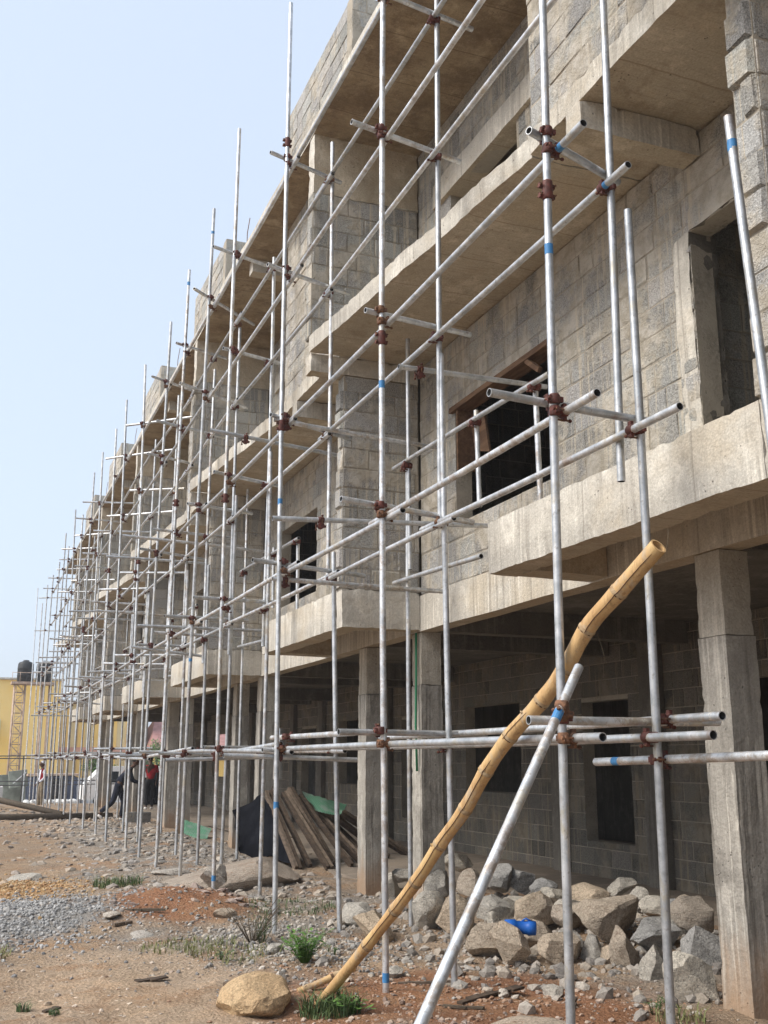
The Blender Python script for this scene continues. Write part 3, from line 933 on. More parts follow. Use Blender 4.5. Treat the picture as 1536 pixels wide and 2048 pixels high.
# outer row: (y at foot, y at top, foot z, top z), x = 2.9
outer = [(4.86, 4.66, -0.12, 8.4), (7.41, 7.41, 0.0, 9.7), (9.97, 10.38, -0.06, 10.36), (12.75, 12.72, -0.1, 10.11),
         (15.0, 14.2, -0.05, 9.67), (16.4, 16.2, 0, 9.6), (18.3, 17.94, 0, 9.38), (20.1, 20.75, 0, 9.57), (22.2, 23.15, 0, 9.59),
         (24.3, 24.8, 0, 9.40), (27.2, 27.81, 0, 9.65), (29.5, 29.85, 0, 9.62), (31.9, 32.2, 0, 8.9), (34.0, 34.5, 0, 9.57), (36.2, 36.3, 0, 8.7), (38.1, 38.3, 0, 9.56),
         (40.2, 40.5, 0, 8.9), (42.6, 42.9, 0, 8.79), (45.2, 45.4, -0.2, 8.78), (48.0, 48.2, -0.3, 8.4), (51.5, 53.2, -0.6, 9.84)]
LIFTS = [(1.73, 'lowest'), (3.48, 'second'), (5.08, 'third'), (6.78, 'fourth'), (8.18, 'top')]
XOUT, XIN = 2.9, 3.5


def lean(p, z):
    yf, yt, z0, z1 = p[:4]
    return yf + (yt - yf) * (z - z0) / (z1 - z0)


outer_o, inner_lo, inner_hi = [], [], []
for i, p in enumerate(outer):
    o = tube('scaffold_upright', (XOUT + 0.05 * math.sin(i * 2.1), p[0], p[2]), (XOUT + 0.03 * math.sin(i * 1.3), p[1], p[3]), i)
    lab = f'galvanized upright pole of the outer scaffold row, {ORD[i]} from the near end'
    if i == 20: lab = 'tall leaning galvanized upright pole standing apart beyond the far end of the building'
    tag(o, lab, 'scaffold pole', 'outer scaffold uprights')
    outer_o.append(o)

inner = []
for i, p in enumerate(outer[:19]):
    yf = p[0] + (0.02 if i == 0 else rnd.uniform(-0.12, 0.15))
    if i == 1: yf = 7.46
    if i == 2: yf = 9.98
    yt = {0: 4.83, 1: 7.55, 2: 10.30}.get(i, yf + rnd.uniform(-0.25, 0.2))
    x = XIN + (0.0 if i < 3 else rnd.uniform(-0.04, 0.04))
    zt = {0: 4.86, 1: 4.95, 2: 3.75}.get(i, rnd.uniform(4.6, 5.6))
    lo = tube('scaffold_upright', (x, yf, -0.1), (x, yt, zt), 100 + i)
    tag(lo, f'lower upright pole of the inner scaffold row, {ORD[i]} from the near end', 'scaffold pole', 'inner scaffold uprights')
    zb = {0: 3.2, 1: 3.5, 2: 3.42}.get(i, rnd.uniform(3.0, 3.5))
    ztop = {0: 8.6, 1: 9.4, 2: 8.70, 3: 8.39, 4: 8.1, 5: 8.0}.get(i, rnd.uniform(7.9, 8.8))
    y2 = {0: 5.02, 1: 7.56, 2: 10.42}.get(i, yt + 0.055)
    y3 = {0: 4.91, 1: 7.5, 2: 10.48}.get(i, y2 + rnd.uniform(-0.05, 0.1))
    hi = tube('scaffold_upright', (x - 0.02, y2, zb), (x - 0.01, y3, ztop), 200 + i)
    tag(hi, f'hanging upper pole of the inner scaffold row, {ORD[i]} from the near end', 'scaffold pole', 'inner upper scaffold uprights')
    inner.append((x, yf, yt, -0.1, zt, x - 0.015, y2, y3, zb, ztop))
    inner_lo.append(lo); inner_hi.append(hi)


def inner_at(i, z):
    x, yf, yt, z0, z1, x2, y2, y3, zb, ztop = inner[i]
    if z < min(z1, 4.2): return x, yf + (yt - yf) * (z - z0) / (z1 - z0), inner_lo[i]
    return x2, y2 + (y3 - y2) * (z - zb) / (ztop - zb), inner_hi[i]


# near tubes stand out: a tube standing in front of the fin at the near end of the row
t_ = tube('scaffold_upright', (3.50, 3.765, 2.6), (3.50, 3.905, 4.92), 301, bend=0.0)
tag(t_, 'short upright pole with a blue band, nearest of all uprights, before the dark doorway', 'scaffold pole', 'inner upper scaffold uprights')
attach(t_, TAPE, 'tape_band', (3.50, 3.895, 4.74))

# ledgers (along the facade) and their couplers
for row in ('outer', 'inner'):
    for li, (lz, lname) in enumerate(LIFTS):
        rg = random.Random(li * 7 + (3 if row == 'outer' else 50))
        N = len(outer) - 2 if row == 'outer' else 19
        lastn = N - (0 if li < 3 else 1)
        i = 0
        cnt = 0
        zj = {}
        for q in range(N): zj[q] = lz + rg.uniform(-0.05, 0.05) * (0.4 if q < 3 else 1)
        side = 1
        while i < lastn - 1:
            j = min(lastn - 1, i + (1 if (i < 2 and li in (1,)) else 2))
            pts = []
            for q in (i, j):
                z = zj[q]
                if row == 'outer': pts.append(Vector((XOUT + 0.055, lean(outer[q], z), z)))
                else:
                    xx, yy, _ = inner_at(q, z); pts.append(Vector((xx - 0.055, yy, z)))
            dv = (pts[1] - pts[0]).normalized()
            e0, e1 = rg.uniform(0.15, 0.4), rg.uniform(0.15, 0.45)
            if i == 0: e0 = {0: 0.28, 1: 0.34, 2: 0.30}.get(li, 2.6) if row == 'outer' else {0: 0.55, 1: 0.45, 2: 0.28}.get(li, 2.6)
            off = Vector((0, 0, 0.032 * side)) * (1 if i else 0)
            a = pts[0] - dv * e0 + off
            b = pts[1] + dv * e1 + Vector((0, 0, 0.03 * side)) * (0 if j < lastn - 1 else 0)
            o = tube('scaffold_ledger', a, b, 400 + li * 40 + cnt + (0 if row == 'outer' else 900))
            tag(o, f'horizontal pole on the {lname} lift of the {row} row, {ORD[cnt]} from the near end', 'scaffold pole', f'{row} scaffold ledgers')
            if cnt == 0 and li == 2:
                attach(o, TAPE, 'tape_band', a + dv * 0.25, dv.orthogonal(), dv.cross(dv.orthogonal()))
            cnt += 1
            side = -side
            i = j
        for q in range(lastn):
            z = zj[q]
            if row == 'outer':
                attach(outer_o[q], CPLR if rg.random() < 0.28 else CPL, 'coupler', (XOUT, lean(outer[q], z), z), (1, 0, 0), (0, 1, 0))
            else:
                xx, yy, po = inner_at(q, z)
                attach(po, CPLR if rg.random() < 0.2 else CPL, 'coupler', (xx, yy, z), (-1, 0, 0), (0, -1, 0))

# transoms (square to the facade)
for q in range(19):
    for li, (lz, lname) in enumerate(LIFTS):
        rg = random.Random(q * 13 + li)
        if q > 8 and rg.random() < 0.12: continue
        z = lz + 0.085 + rg.uniform(-0.02, 0.03)
        if li == 0: z = lz + 0.06 + (0.03 if q == 0 else rg.uniform(-0.1, 0.1))
        xa, xb = 2.9 - rg.uniform(0.12, 0.42), 3.5 + rg.uniform(0.12, 0.42)
        if li == 3 and q < 3: xb = 3.75
        if q == 0: xa, xb = {0: (2.72, 4.0), 1: (2.5, 3.62), 2: (2.78, 3.62)}.get(li, (xa, xb))
        ya = lean(outer[q], z) + 0.055
        yb = inner_at(q, z)[1] + 0.055
        sl = (yb - ya) / 0.6
        o = tube('scaffold_transom', (xa, ya + sl * (xa - 2.9), z + rg.uniform(-.02, .02)), (xb, ya + sl * (xb - 2.9), z + rg.uniform(-0.03, 0.03)), 2000 + q * 9 + li)
        tag(o, f'short cross pole on the {lname} lift at the {ORD[q]} pair of uprights', 'scaffold pole', 'short scaffold transoms')
        attach(outer_o[q], CPLR if rg.random() < 0.12 else CPL, 'coupler', (2.9, lean(outer[q], z), z), (0, 1, 0), (1, 0, 0))

# splice sleeves on outer uprights
for q, z in ((0, 4.82), (1, 4.95), (2, 5.03), (2, 8.45), (3, 4.85), (5, 5.6), (7, 5.4), (9, 5.9), (11, 5.1)):
    attach(outer_o[q], SLV, 'sleeve_coupler', (XOUT + 0.01, lean(outer[q], z), z))
for q, z in ((0, 4.45), (1, 4.55), (1, 0.12), (2, 4.2), (3, 0.28), (2, 1.2), (4, 3.0), (5, 9.35), (4, 9.3)):
    f_ = (z - outer[q][2]) / (outer[q][3] - outer[q][2])
    attach(outer_o[q], TAPE, 'tape_band', (XOUT + 0.05 * math.sin(q * 2.1) * (1 - f_) + 0.03 * math.sin(q * 1.3) * f_, lean(outer[q], z), z))

# long tie poles reaching from the scaffold back to the building, and the third row in each recess
ties = [((2.47, 9.0, 3.75), (4.66, 9.0, 3.86), 'long tie pole between the second and third outer uprights, level with the first floor'),
        ((2.49, 12.0, 5.49), (4.75, 12.0, 5.29), 'long sagging tie pole at the third lift, before the first floor fin wall'),
        ((2.79, 10.2, 5.1), (4.7, 10.2, 5.0), 'long level tie pole at the third lift beside the third pair of uprights'),
        ((3.3, 8.0, 4.97), (4.78, 8.0, 4.98), 'tie pole reaching into the nearest first floor window'),
        ((2.8, 10.15, 3.40), (4.75, 10.15, 3.38), 'long tie pole just above the second balcony corner')]
for k, (a, b, lab) in enumerate(ties):
    o = tube('tie_pole', a, b, 3000 + k)
    tag(o, lab, 'scaffold pole', 'long tie poles')
    attach(o, CPL, 'coupler', (2.93 if a[0] < 2.9 else 3.5, a[1], a[2] + (b[2] - a[2]) * 0.2), (0, 0, -1), (0, 1, 0)).rotation_euler = (0, R(90), 0)
for k in range(1, 5):
    for dy, z in ((1.2, 5.3), (-1.0, 5.0), (-2.2, 3.6), (0.4, 3.3)):
        yy = 11.05 + 7 * k + dy + rnd.uniform(-0.4, 0.4)
        o = tube('tie_pole', (2.35 + rnd.uniform(-0.2, 0.3), yy, z + rnd.uniform(-0.2, 0.2)), (4.75, yy, z + rnd.uniform(-0.2, 0.2)), 3050 + k * 5 + int(z))
        tag(o, f"tie pole at the {ORD[k]} fin wall, {'high beyond it' if z > 5.1 else 'low beyond it' if z < 3.5 else 'low before it' if z < 4 else 'high before it'}",
            'scaffold pole', 'long tie poles')
third = []
for k in range(0, 5):
    b = Y0 + 7 * k
    for dx, dy, za, zb, nm in ((4.3, 3.3, 3.5, 4.75, 'stub'), (4.3, 4.42, 3.9, 4.85, 'window'), (4.3, 6.1, -0.1, 4.82, 'ground'), (4.28, 6.03, 3.58, 6.2, 'hanging')):
        if k > 3 and nm != 'ground': continue
        jy = rnd.uniform(-0.2, 0.2) if k else 0
        o = tube('recess_upright', (dx, b + dy + jy, za), (dx, b + dy + jy + 0.03, zb), 3100 + k * 5 + int(dy * 3))
        txt = {'stub': 'standing at the balcony end', 'window': 'before the first floor window', 'ground': 'on the ground beside the fin column', 'hanging': 'hanging under the canopy'}[nm]
        tag(o, f'pole {txt} in the {ORD[k]} recess', 'scaffold pole', 'uprights in the recesses')
        third.append(o)
        attach(o, CPL, 'coupler', (dx, b + dy + jy, min(zb - 0.06, 4.72)), (-1, 0, 0), (0, -1, 0))
    for z in (4.72, 3.43):
        o = tube('recess_ledger', (4.245, b + (3.0 if z > 4 else 4.3), z - 0.02), (4.245, b + 6.4, z + 0.06), 3200 + k * 3 + int(z))
        tag(o, f"horizontal pole in the {ORD[k]} recess, {'across the window' if z > 4 else 'below the window sill'}", 'scaffold pole', 'ledgers in the recesses')

# extra tubes of the lowest lift near the camera
for k, (a, b, lab) in enumerate([((3.64, 9.3, 1.82), (3.62, 4.45, 1.83), 'spare horizontal pole beside the lowest inner lift, its open end before the large column'),
                                 ((3.56, 5.55, 1.60), (3.56, 2.4, 1.66), 'horizontal pole with a blue band running out before the nearest column'),
                                 ((3.0, 10.4, 1.78), (3.02, 13.6, 1.70), 'spare horizontal pole on the lowest outer lift beyond the third upright'),
                                 ((2.98, 8.2, 1.83), (2.96, 10.6, 1.84), 'spare horizontal pole doubling the lowest outer lift between second and third upright'),
                                 ((2.35, 10.1, 1.66), (3.7, 10.1, 1.62), 'short cross pole hung under the lowest lift at the third pair of uprights'),
                                 ((2.3, 12.9, 1.62), (3.6, 12.95, 1.66), 'short cross pole hung under the lowest lift at the fourth pair of uprights')]):
    o = tube('scaffold_ledger', a, b, 3300 + k)
    tag(o, lab, 'scaffold pole', 'spare poles of the lowest lift')
    dv = (Vector(b) - Vector(a)).normalized()
    p_ = Vector(a) + dv * 0.22
    if k == 1: attach(o, TAPE, 'tape_band', p_, (0, 0, 1), (1, 0, 0))
    cpos = Vector(a) + dv * {0: 4.4, 1: 0.67, 2: 2.3, 3: 1.75, 4: 0.55, 5: 0.6}[k]
    attach(o, CPL, 'coupler', cpos, (-1, 0, 0) if k < 4 else (0, 0, 1), (0, 0, 1) if k < 4 else (0, 1, 0))

# raking prop clamped to the nearest upright
pa, pb = Vector((1.13, 3.55, 0.0)), Vector((2.90, 4.64, 2.07))
prop = tube('raking_prop', pa, pb, 3401, bend=0.002)
tag(prop, 'sloping galvanized prop with blue band, clamped to the nearest upright pole', 'scaffold pole')
dv = (pb - pa).normalized()
attach(prop, TAPE, 'tape_band', pa + dv * ((pb - pa).length - 0.36), dv.orthogonal(), dv.cross(dv.orthogonal()))
attach(prop, CPLR, 'coupler', pa + dv * ((pb - pa).length - 0.29), (0.45, 0.5, -0.6), (0.2, 0.1, 0.97))

# ------------------------------------------------------------------ bamboo
def bamboo(name, p0, p1, r, nodes, seed, wave=0.04, path=None):
    rg = random.Random(seed)
    p0, p1 = Vector(p0), Vector(p1)
    d = (p1 - p0); L = d.length; d /= L
    a = d.cross(Vector((0, 0, 1))).normalized(); b = a.cross(d)
    nd = [L * (k + 0.35 + rg.uniform(-0.12, 0.12)) / nodes for k in range(nodes)]
    offs = [(rg.uniform(-1, 1) * wave * 0.5, (wave if k % 2 else -wave) * rg.uniform(0.5, 1)) for k in range(nodes)]
    ss = sorted(set([0, L] + [x + q for x in nd for q in (-0.028, -0.014, -0.005, 0.003, 0.011, 0.03)] + list(np.arange(0.05, L, 0.08))))
    ss = [s_ for s_ in ss if 0 <= s_ <= L]
    cen, rad = [], []
    for s_ in ss:
        xs = [0] + nd + [L]
        oa = np.interp(s_, xs, [0] + [o[0] for o in offs] + [0]); ob = np.interp(s_, xs, [0] + [o[1] for o in offs] + [0])
        q = min(nd, key=lambda x: abs(x - s_)) - s_
        rr = r * (1.03 - 0.06 * s_ / L) + 0.0035 * math.exp(-(q / 0.011) ** 2) - 0.003 * math.exp(-((q + 0.011) / 0.005) ** 2) + 0.003 * math.exp(-(q / 0.06) ** 2)
        cen.append(p0 + d * s_ + a * oa + b * ob); rad.append(rr)
    # smooth kinks a little
    for _ in range(9):
        cen = [cen[0]] + [(cen[k - 1] + cen[k] * 2 + cen[k + 1]) / 4 for k in range(1, len(cen) - 1)] + [cen[-1]]
    if path:                                     # the culm's own bends, straight between its nodes
        path = [Vector(p) for p in path]
        cum = [0.0]
        for a_, b_ in zip(path, path[1:]): cum.append(cum[-1] + (b_ - a_).length)
        L = cum[-1]
        nd = cum[1:-1]
        ss = sorted(set([0, L] + [x + q for x in nd for q in (-0.028, -0.014, -0.006, 0.003, 0.011, 0.03)] + list(np.arange(0.04, L, 0.05))))
        cen, rad = [], []
        for s_ in ss:
            p = Vector((0, 0, 0)); w_ = 0
            for o_ in (-0.11, -0.075, -0.04, 0, 0.04, 0.075, 0.11):
                q_ = min(L, max(0, s_ + o_))
                p += Vector([float(np.interp(q_, cum, [a_[i_] for a_ in path])) for i_ in range(3)]); w_ += 1
            q = min(nd, key=lambda x: abs(x - s_)) - s_
            cen.append(p / w_)
            rad.append(r * (0.80 + 0.27 * s_ / L) + 0.0035 * math.exp(-(q / 0.011) ** 2) - 0.0025 * math.exp(-((q + 0.011) / 0.005) ** 2) + 0.0035 * math.exp(-(q / 0.07) ** 2))
    mb = MB()
    sweep(mb, cen, rad, 'bamboo', 20, cap=False)
    ring, scar = mb.mat('bamboo_node'), mb.mat('crack')
    for i_ in range(len(cen) - 1):               # pale ring and thin dark scar at each node
        m_ = (ss[i_] + ss[i_ + 1]) / 2
        q = min(nd, key=lambda x: abs(x - m_)) - m_
        if -0.012 < q < 0.02:
            for k in range(20): mb.mi[i_ * 20 + k] = ring
        if 0.003 < q < 0.011:
            for k in range(20):
                if rg.random() < 0.3: mb.mi[i_ * 20 + k] = scar
    e = cen[-1]; dd = (cen[-1] - cen[-2]).normalized()
    cyl(mb, e - dd * 0.14, e - dd * 0.001, rad[-1] * 0.80, rad[-1] * 0.80, 'bamboo_end', 20, False)
    n = 20
    aa = dd.orthogonal().normalized(); bb = dd.cross(aa)
    for k in range(n):
        t0, t1 = 2 * math.pi * k / n, 2 * math.pi * (k + 1) / n
        f = lambda th, q: e + (aa * math.cos(th) + bb * math.sin(th)) * q
        mb.face([f(t0, rad[-1] * 0.8), f(t0, rad[-1]), f(t1, rad[-1]), f(t1, rad[-1] * 0.8)], 'bamboo_end')
    mb.face([e - dd * 0.13 + (aa * math.cos(2 * math.pi * k / n) + bb * math.sin(2 * math.pi * k / n)) * rad[-1] * 0.8 for k in range(n)], 'crack')
    mb.face([cen[0] + (a * math.cos(2 * math.pi * k / n) + b * math.sin(2 * math.pi * k / n)) * rad[0] for k in range(n)], 'bamboo_end')
    return mb, cen, rad, nd, d


mb, cen, rad, nd, dd = bamboo('bamboo_pole', (2.33, 7.30, -0.10), (3.13, 4.27, 2.66), 0.0420, 9, 5, 0.019,
                           [(2.363, 7.257, -0.023), (2.518, 6.656, 0.471), (2.591, 6.371, 0.711), (2.644, 6.164, 0.89), (2.702, 5.936, 1.127), (2.763, 5.7, 1.335), (2.808, 5.523, 1.556), (2.86, 5.321, 1.747), (2.926, 5.064, 1.922), (2.972, 4.884, 2.082), (3.011, 4.732, 2.288), (3.07, 4.502, 2.448), (3.145, 4.215, 2.660)])
# long drying crack on the side turned to the yard
for (i0, i1, ph) in ((int(len(cen) * 0.12), int(len(cen) * 0.58), 0.25), (int(len(cen) * 0.84), len(cen) - 1, 0.5), (int(len(cen) * .6), int(len(cen) * .68), 0.0)):
    pts = []
    side = Vector((-0.72, -0.62, 0.25)).normalized()
    for k in range(i0, i1, 2):
        dl = (cen[min(k + 1, len(cen) - 1)] - cen[k - 1]).normalized()
        s1 = (side - dl * side.dot(dl)).normalized()
        s2 = dl.cross(s1)
        th = ph + 0.05 * math.sin(k * 0.9)
        pts.append(cen[k] + (s1 * math.cos(th) + s2 * math.sin(th)) * (rad[k] + 0.0005))
    if len(pts) > 2: sweep(mb, pts, [0.0008] + [0.0026] * (len(pts) - 2) + [0.0008], 'crack', 4)
bam = mb.build('bamboo_pole')
tag(bam, 'thick crooked yellow bamboo pole leaning across the nearest scaffold poles', 'bamboo pole')
m = MB()
e = cen[-1]
sweep(m, [e + Vector((0.045, 0, -0.02)), e + Vector((0.06, 0, 0.04)), e + Vector((0.062, 0.0, 0.09))], [0.003, 0.002, 0.001], 'twig', 5)
k = int(len(cen) * 0.86)
sweep(m, [cen[k] + Vector((0.05, 0, -0.02)), cen[k] + Vector((0.085, 0, -0.12)), cen[k] + Vector((0.1, 0, -0.2))], [0.002, 0.0015, 0.001], 'twig', 5)
m.build('fibre', bam)
for k in (2, 4, 6):
    p_ = cen[min(len(cen) - 1, int(nd[k] / nd[-1] * 0.93 * len(cen)))]
    m = MB(); sweep(m, [p_ + Vector((-0.022, 0, 0.015)), p_ + Vector((-0.038, -0.015, 0.026)), p_ + Vector((-0.045, -0.016, 0.036))], [0.010, 0.007, 0.003], 'bamboo', 8)
    m.build('branch_stub', bam)
mb, *_ = bamboo('bamboo_pole', (2.36, 7.62, 0.03), (2.78, 7.60, 0.16), 0.022, 2, 9, 0.004)
tag(mb.build('bamboo_pole'), 'short pale bamboo offcut lying behind the foot of the bamboo pole', 'bamboo pole')


# ------------------------------------------------------------------ rocks
def ico(sub):
    bm = bmesh.new()
    bmesh.ops.create_icosphere(bm, subdivisions=sub, radius=1.0)
    bm.verts.index_update()
    V = [v.co.copy() for v in bm.verts]; Fc = [tuple(v.index for v in f.verts) for f in bm.faces]
    bm.free()
    return V, Fc


ICO = {k: ico(k) for k in (1, 2, 3, 4)}


def rock_verts(sub, seed, sx, sy, sz, cuts=11, lo=0.5, hi=0.85, rough=0.05):
    rg = random.Random(seed)
    V, Fc = ICO[sub]
    pl = []
    for _ in range(cuts):
        n_ = Vector((rg.gauss(0, 1), rg.gauss(0, 1), rg.gauss(0, 1))).normalized()
        pl.append((n_, rg.uniform(lo, hi)))
    out = []
    for v in V:
        p = v.copy()
        for n_, d in pl:
            q = p.dot(n_)
            if q > d: p -= n_ * (q - d)
        s_ = Vector((seed * 1.7, 0, 0))
        p += p.normalized() * (noise.noise(p * 2.2 + s_) * rough + noise.noise(p * 6 + s_) * rough * 0.45)
        out.append(Vector((p.x * sx, p.y * sy, p.z * sz)))
    return out, Fc


def rock(name, x, y, z, w, h, seed, mat, depth=0.9, sub=4, **kw):
    V, Fc = rock_verts(sub, seed, w * 0.62, w * 0.62 * depth, h * 0.62, **kw)
    zm = min(v.z for v in V)
    me_ = bpy.data.meshes.new(name)
    me_.from_pydata([(v.x, v.y, v.z - zm) for v in V], [], Fc)
    me_.materials.append(M[mat])
    me_.polygons.foreach_set('use_smooth', [True] * len(Fc))
    me_.set_sharp_from_angle(angle=R(18))
    o = bpy.data.objects.new(name, me_)
    COL.objects.link(o)
    o.location = (x, y, z)
    o.rotation_euler = (rnd.uniform(-0.15, 0.15), rnd.uniform(-0.15, 0.15), rnd.uniform(0, 6.28))
    return o


BO = [(5.28, 8.13, .15, .46, .43), (5.85, 7.7, .25, .31, .31), (5.53, 7.31, .05, .36, .35), (4.9, 6.52, -.05, .37, .4), (4.97, 7.15, -.03, .28, .32),
      (5.05, 7.54, 0, .28, .4), (4.91, 7.8, 0, .2, .3), (4.96, 7.75, -.03, .16, .22), (5.42, 7.71, .12, .36, .25), (4.67, 7.92, 0, .35, .28), (4.34, 8.16, 0, .31, .3),
      (4.25, 8.46, 0, .31, .38), (4.66, 8.99, .05, .18, .27), (4.81, 8.58, .05, .33, .32), (5.08, 8.96, .2, .38, .27), (4.8, 9.39, .2, .28, .25), (4.56, 9.69, .05, .35, .41),
      (4.35, 9.94, 0, .29, .38), (4.98, 11.11, .15, .39, .36), (5.15, 10.55, .25, .27, .31), (5.61, 10.81, .25, .39, .28), (5.86, 10.71, .25, .36, .25), (5.9, 10.26, .25, .28, .17),
      (6.15, 9.75, .25, .4, .2), (6.72, 10.07, .25, .25, .18), (6.24, 9.08, .25, .26, .19), (6.14, 8.67, .25, .25, .16), (5.36, 12.93, .15, .29, .2), (4.91, 12.19, .05, .23, .35),
      (3.85, 10.45, 0, .36, .29), (3.71, 9.71, 0, .37, .27), (4.91, 8.12, .1, .22, .22), (5.74, 7.95, .15, .26, .23), (6.28, 8.33, .35, .21, .12), (5.97, 12.65, .3, .37, .24),
      (5.92, 8.04, .3, .18, .18), (5.17, 8.63, .2, .27, .21), (5.6, 9.4, .1, .4, .25), (5.4, 10.1, .1, .35, .25), (5.9, 8.9, .15, .35, .2), (5.5, 8.5, .1, .35, .25),
      (4.72, 9.0, -.02, .3, .22), (5.15, 9.9, .05, .35, .3), (5.3, 11.7, .05, .35, .25), (5.75, 9.9, .2, .3, .2)]
TONES = {'rock_grey': 'grey', 'rock_tan': 'tan', 'rock_dark': 'dark grey'}
rows = {0: [], 1: [], 2: []}
for k, (x, y, z, w, h) in enumerate(BO):
    mt = 'rock_tan' if k in (0, 1, 5, 9, 10, 11, 13, 14, 16, 19, 7, 23, 30, 33, 36, 40) else ('rock_dark' if k in (2, 20, 21, 22, 33, 35, 8) else 'rock_grey')
    o = rock('boulder', x, y, z - 0.05, w * 1.14, h * 1.02, 40 + k, mt, depth=0.85, cuts=13, lo=0.46, hi=0.82, rough=0.06)
    rows[0 if z <= 0.0 else 1 if z <= 0.2 else 2].append((y / x, o, mt, w))
for rw, lst in rows.items():
    lst.sort(key=lambda q: -q[0])
    for i, (_, o, mt, w) in enumerate(lst):
        nm = ('front row', 'middle row', 'back row')[rw]
        size = 'big' if w > 0.36 else 'small' if w < 0.27 else 'broken'
        tag(o, f'{size} {TONES[mt]} boulder in the {nm} of the heap, {ORD[i]} from the bamboo', 'boulder', 'boulders heaped beside the columns')
tag(rock('boulder', 2.0, 7.36, -0.12, 0.54, 0.27, 311, 'rock_yellow', 0.75, cuts=7, lo=0.62, hi=0.98, rough=0.09), 'smooth yellow boulder half buried in the bare earth left of the bamboo foot', 'boulder')
tag(rock('boulder', 2.98, 13.05, 0.12, 0.42, 0.24, 302, 'rock_pale', 0.8), 'pale rough boulder on top of the red soil mound', 'boulder')
tag(rock('boulder', 3.55, 14.6, -0.16, 1.75, 0.42, 303, 'rock_red', 0.9, cuts=8, hi=0.9), 'wide flat rock with red soil on its front before the plank pile', 'boulder')
tag(rock('boulder', 2.95, 15.7, -0.03, 0.5, 0.16, 304, 'rock_pale', 0.8), 'flat pale rock left of the wide flat rock', 'boulder')
tag(rock('boulder', 3.05, 5.72, -0.12, 0.75, 0.24, 306, 'rock_red', 0.8, cuts=7, hi=0.95), 'low brown rock between the sloping prop and the nearest upright', 'boulder')
for k, (x, y, w, h, mt, lab) in enumerate([(2.62, 9.15, .16, .10, 'rock_grey', 'small grey rock before the third outer upright'), (2.32, 7.95, .1, .1, 'rock_pale', 'small pinkish rock behind the bamboo offcut'),
                                          (3.65, 7.0, .09, .06, 'rock_pale', 'small round pale stone before the front boulders'), (4.05, 7.0, .16, .09, 'rock_grey', 'pale split stone on the red earth beside the nearest upright'),
                                          (3.2, 7.9, .18, .09, 'rock_grey', 'flat grey stone between second upright pair'), (1.55, 11.3, .2, .07, 'rock_pale', 'pale flat slab of stone beyond the sandy patch'),
                                          (1.75, 10.6, .24, .06, 'rock_pale', 'flat whitish stone among the grey chips'), (1.0, 16.5, .5, .08, 'rock_grey', 'flat grey slab lying beyond the orange gravel'),
                                          (2.62, 11.0, .22, .09, 'rock_tan', 'pinkish stone before the red soil mound'), (1.97, 6.4, .1, .06, 'rock_tan', 'rounded tan stone at the bottom edge of the yard')]):
    tag(rock('stone', x, y, ground_h(x, y) - 0.02, w, h, 330 + k, mt, 0.8, 3), lab, 'stone')

# loose stones and rubble: one uncountable mass per ground type
def scatter(name, spots, label):
    Vall, Fall, Call = [], [], []
    vn = 0
    var = [rock_verts(1, 500 + k, 1, 1, 1, cuts=6, lo=0.45, hi=0.8, rough=0.1) for k in range(10)]
    varA = [(np.array([tuple(v) for v in a]), np.array(f)) for a, f in var]
    rg = random.Random(77)
    for (x, y, s_, flat, col, dz) in spots:
        A, Fc = varA[rg.randrange(10)]
        th = rg.uniform(0, 6.28)
        c_, s2 = math.cos(th), math.sin(th)
        B = A * np.array([s_, s_ * rg.uniform(0.55, 1.0), s_ * flat])
        tl = rg.uniform(-0.3, 0.3)
        B = np.stack([B[:, 0] * c_ - B[:, 1] * s2, B[:, 0] * s2 + B[:, 1] * c_, B[:, 2] + B[:, 0] * tl], 1)
        B += np.array([x, y, ground_h(x, y) + s_ * flat * 0.25 + dz])
        Vall.append(B); Fall.append(Fc + vn); vn += len(B)
        Call.append(np.tile(np.array([*col, 1.0], np.float32), (len(B), 1)))
    V = np.concatenate(Vall).astype(np.float32); Fc = np.concatenate(Fall).astype(np.int32); C_ = np.concatenate(Call)
    me_ = bpy.data.meshes.new(name)
    me_.vertices.add(len(V)); me_.vertices.foreach_set('co', V.ravel())
    me_.loops.add(len(Fc) * 3); me_.loops.foreach_set('vertex_index', Fc.ravel())
    me_.polygons.add(len(Fc)); me_.polygons.foreach_set('loop_start', np.arange(0, len(Fc) * 3, 3, dtype=np.int32))
    me_.polygons.foreach_set('loop_total', np.full(len(Fc), 3, np.int32))
    me_.update(calc_edges=True)
    at = me_.color_attributes.new('dirt', 'FLOAT_COLOR', 'POINT')
    at.data.foreach_set('color', C_.ravel())
    me_.materials.append(M['stone'])
    me_.polygons.foreach_set('use_smooth', np.zeros(len(Fc), bool))
    o = bpy.data.objects.new(name, me_)
    COL.objects.link(o)
    tag(o, label, None, None, 'stuff')
    return o


rg = random.Random(5)
SC = [(0.30, 0.285, 0.26), (0.24, 0.225, 0.205), (0.36, 0.31, 0.25), (0.42, 0.38, 0.33), (0.20, 0.19, 0.18), (0.34, 0.25, 0.18), (0.47, 0.42, 0.36)]
spots = []


def jit(c, a=0.15):
    f = rg.uniform(1 - a, 1 + a)
    return tuple(x * f for x in c)


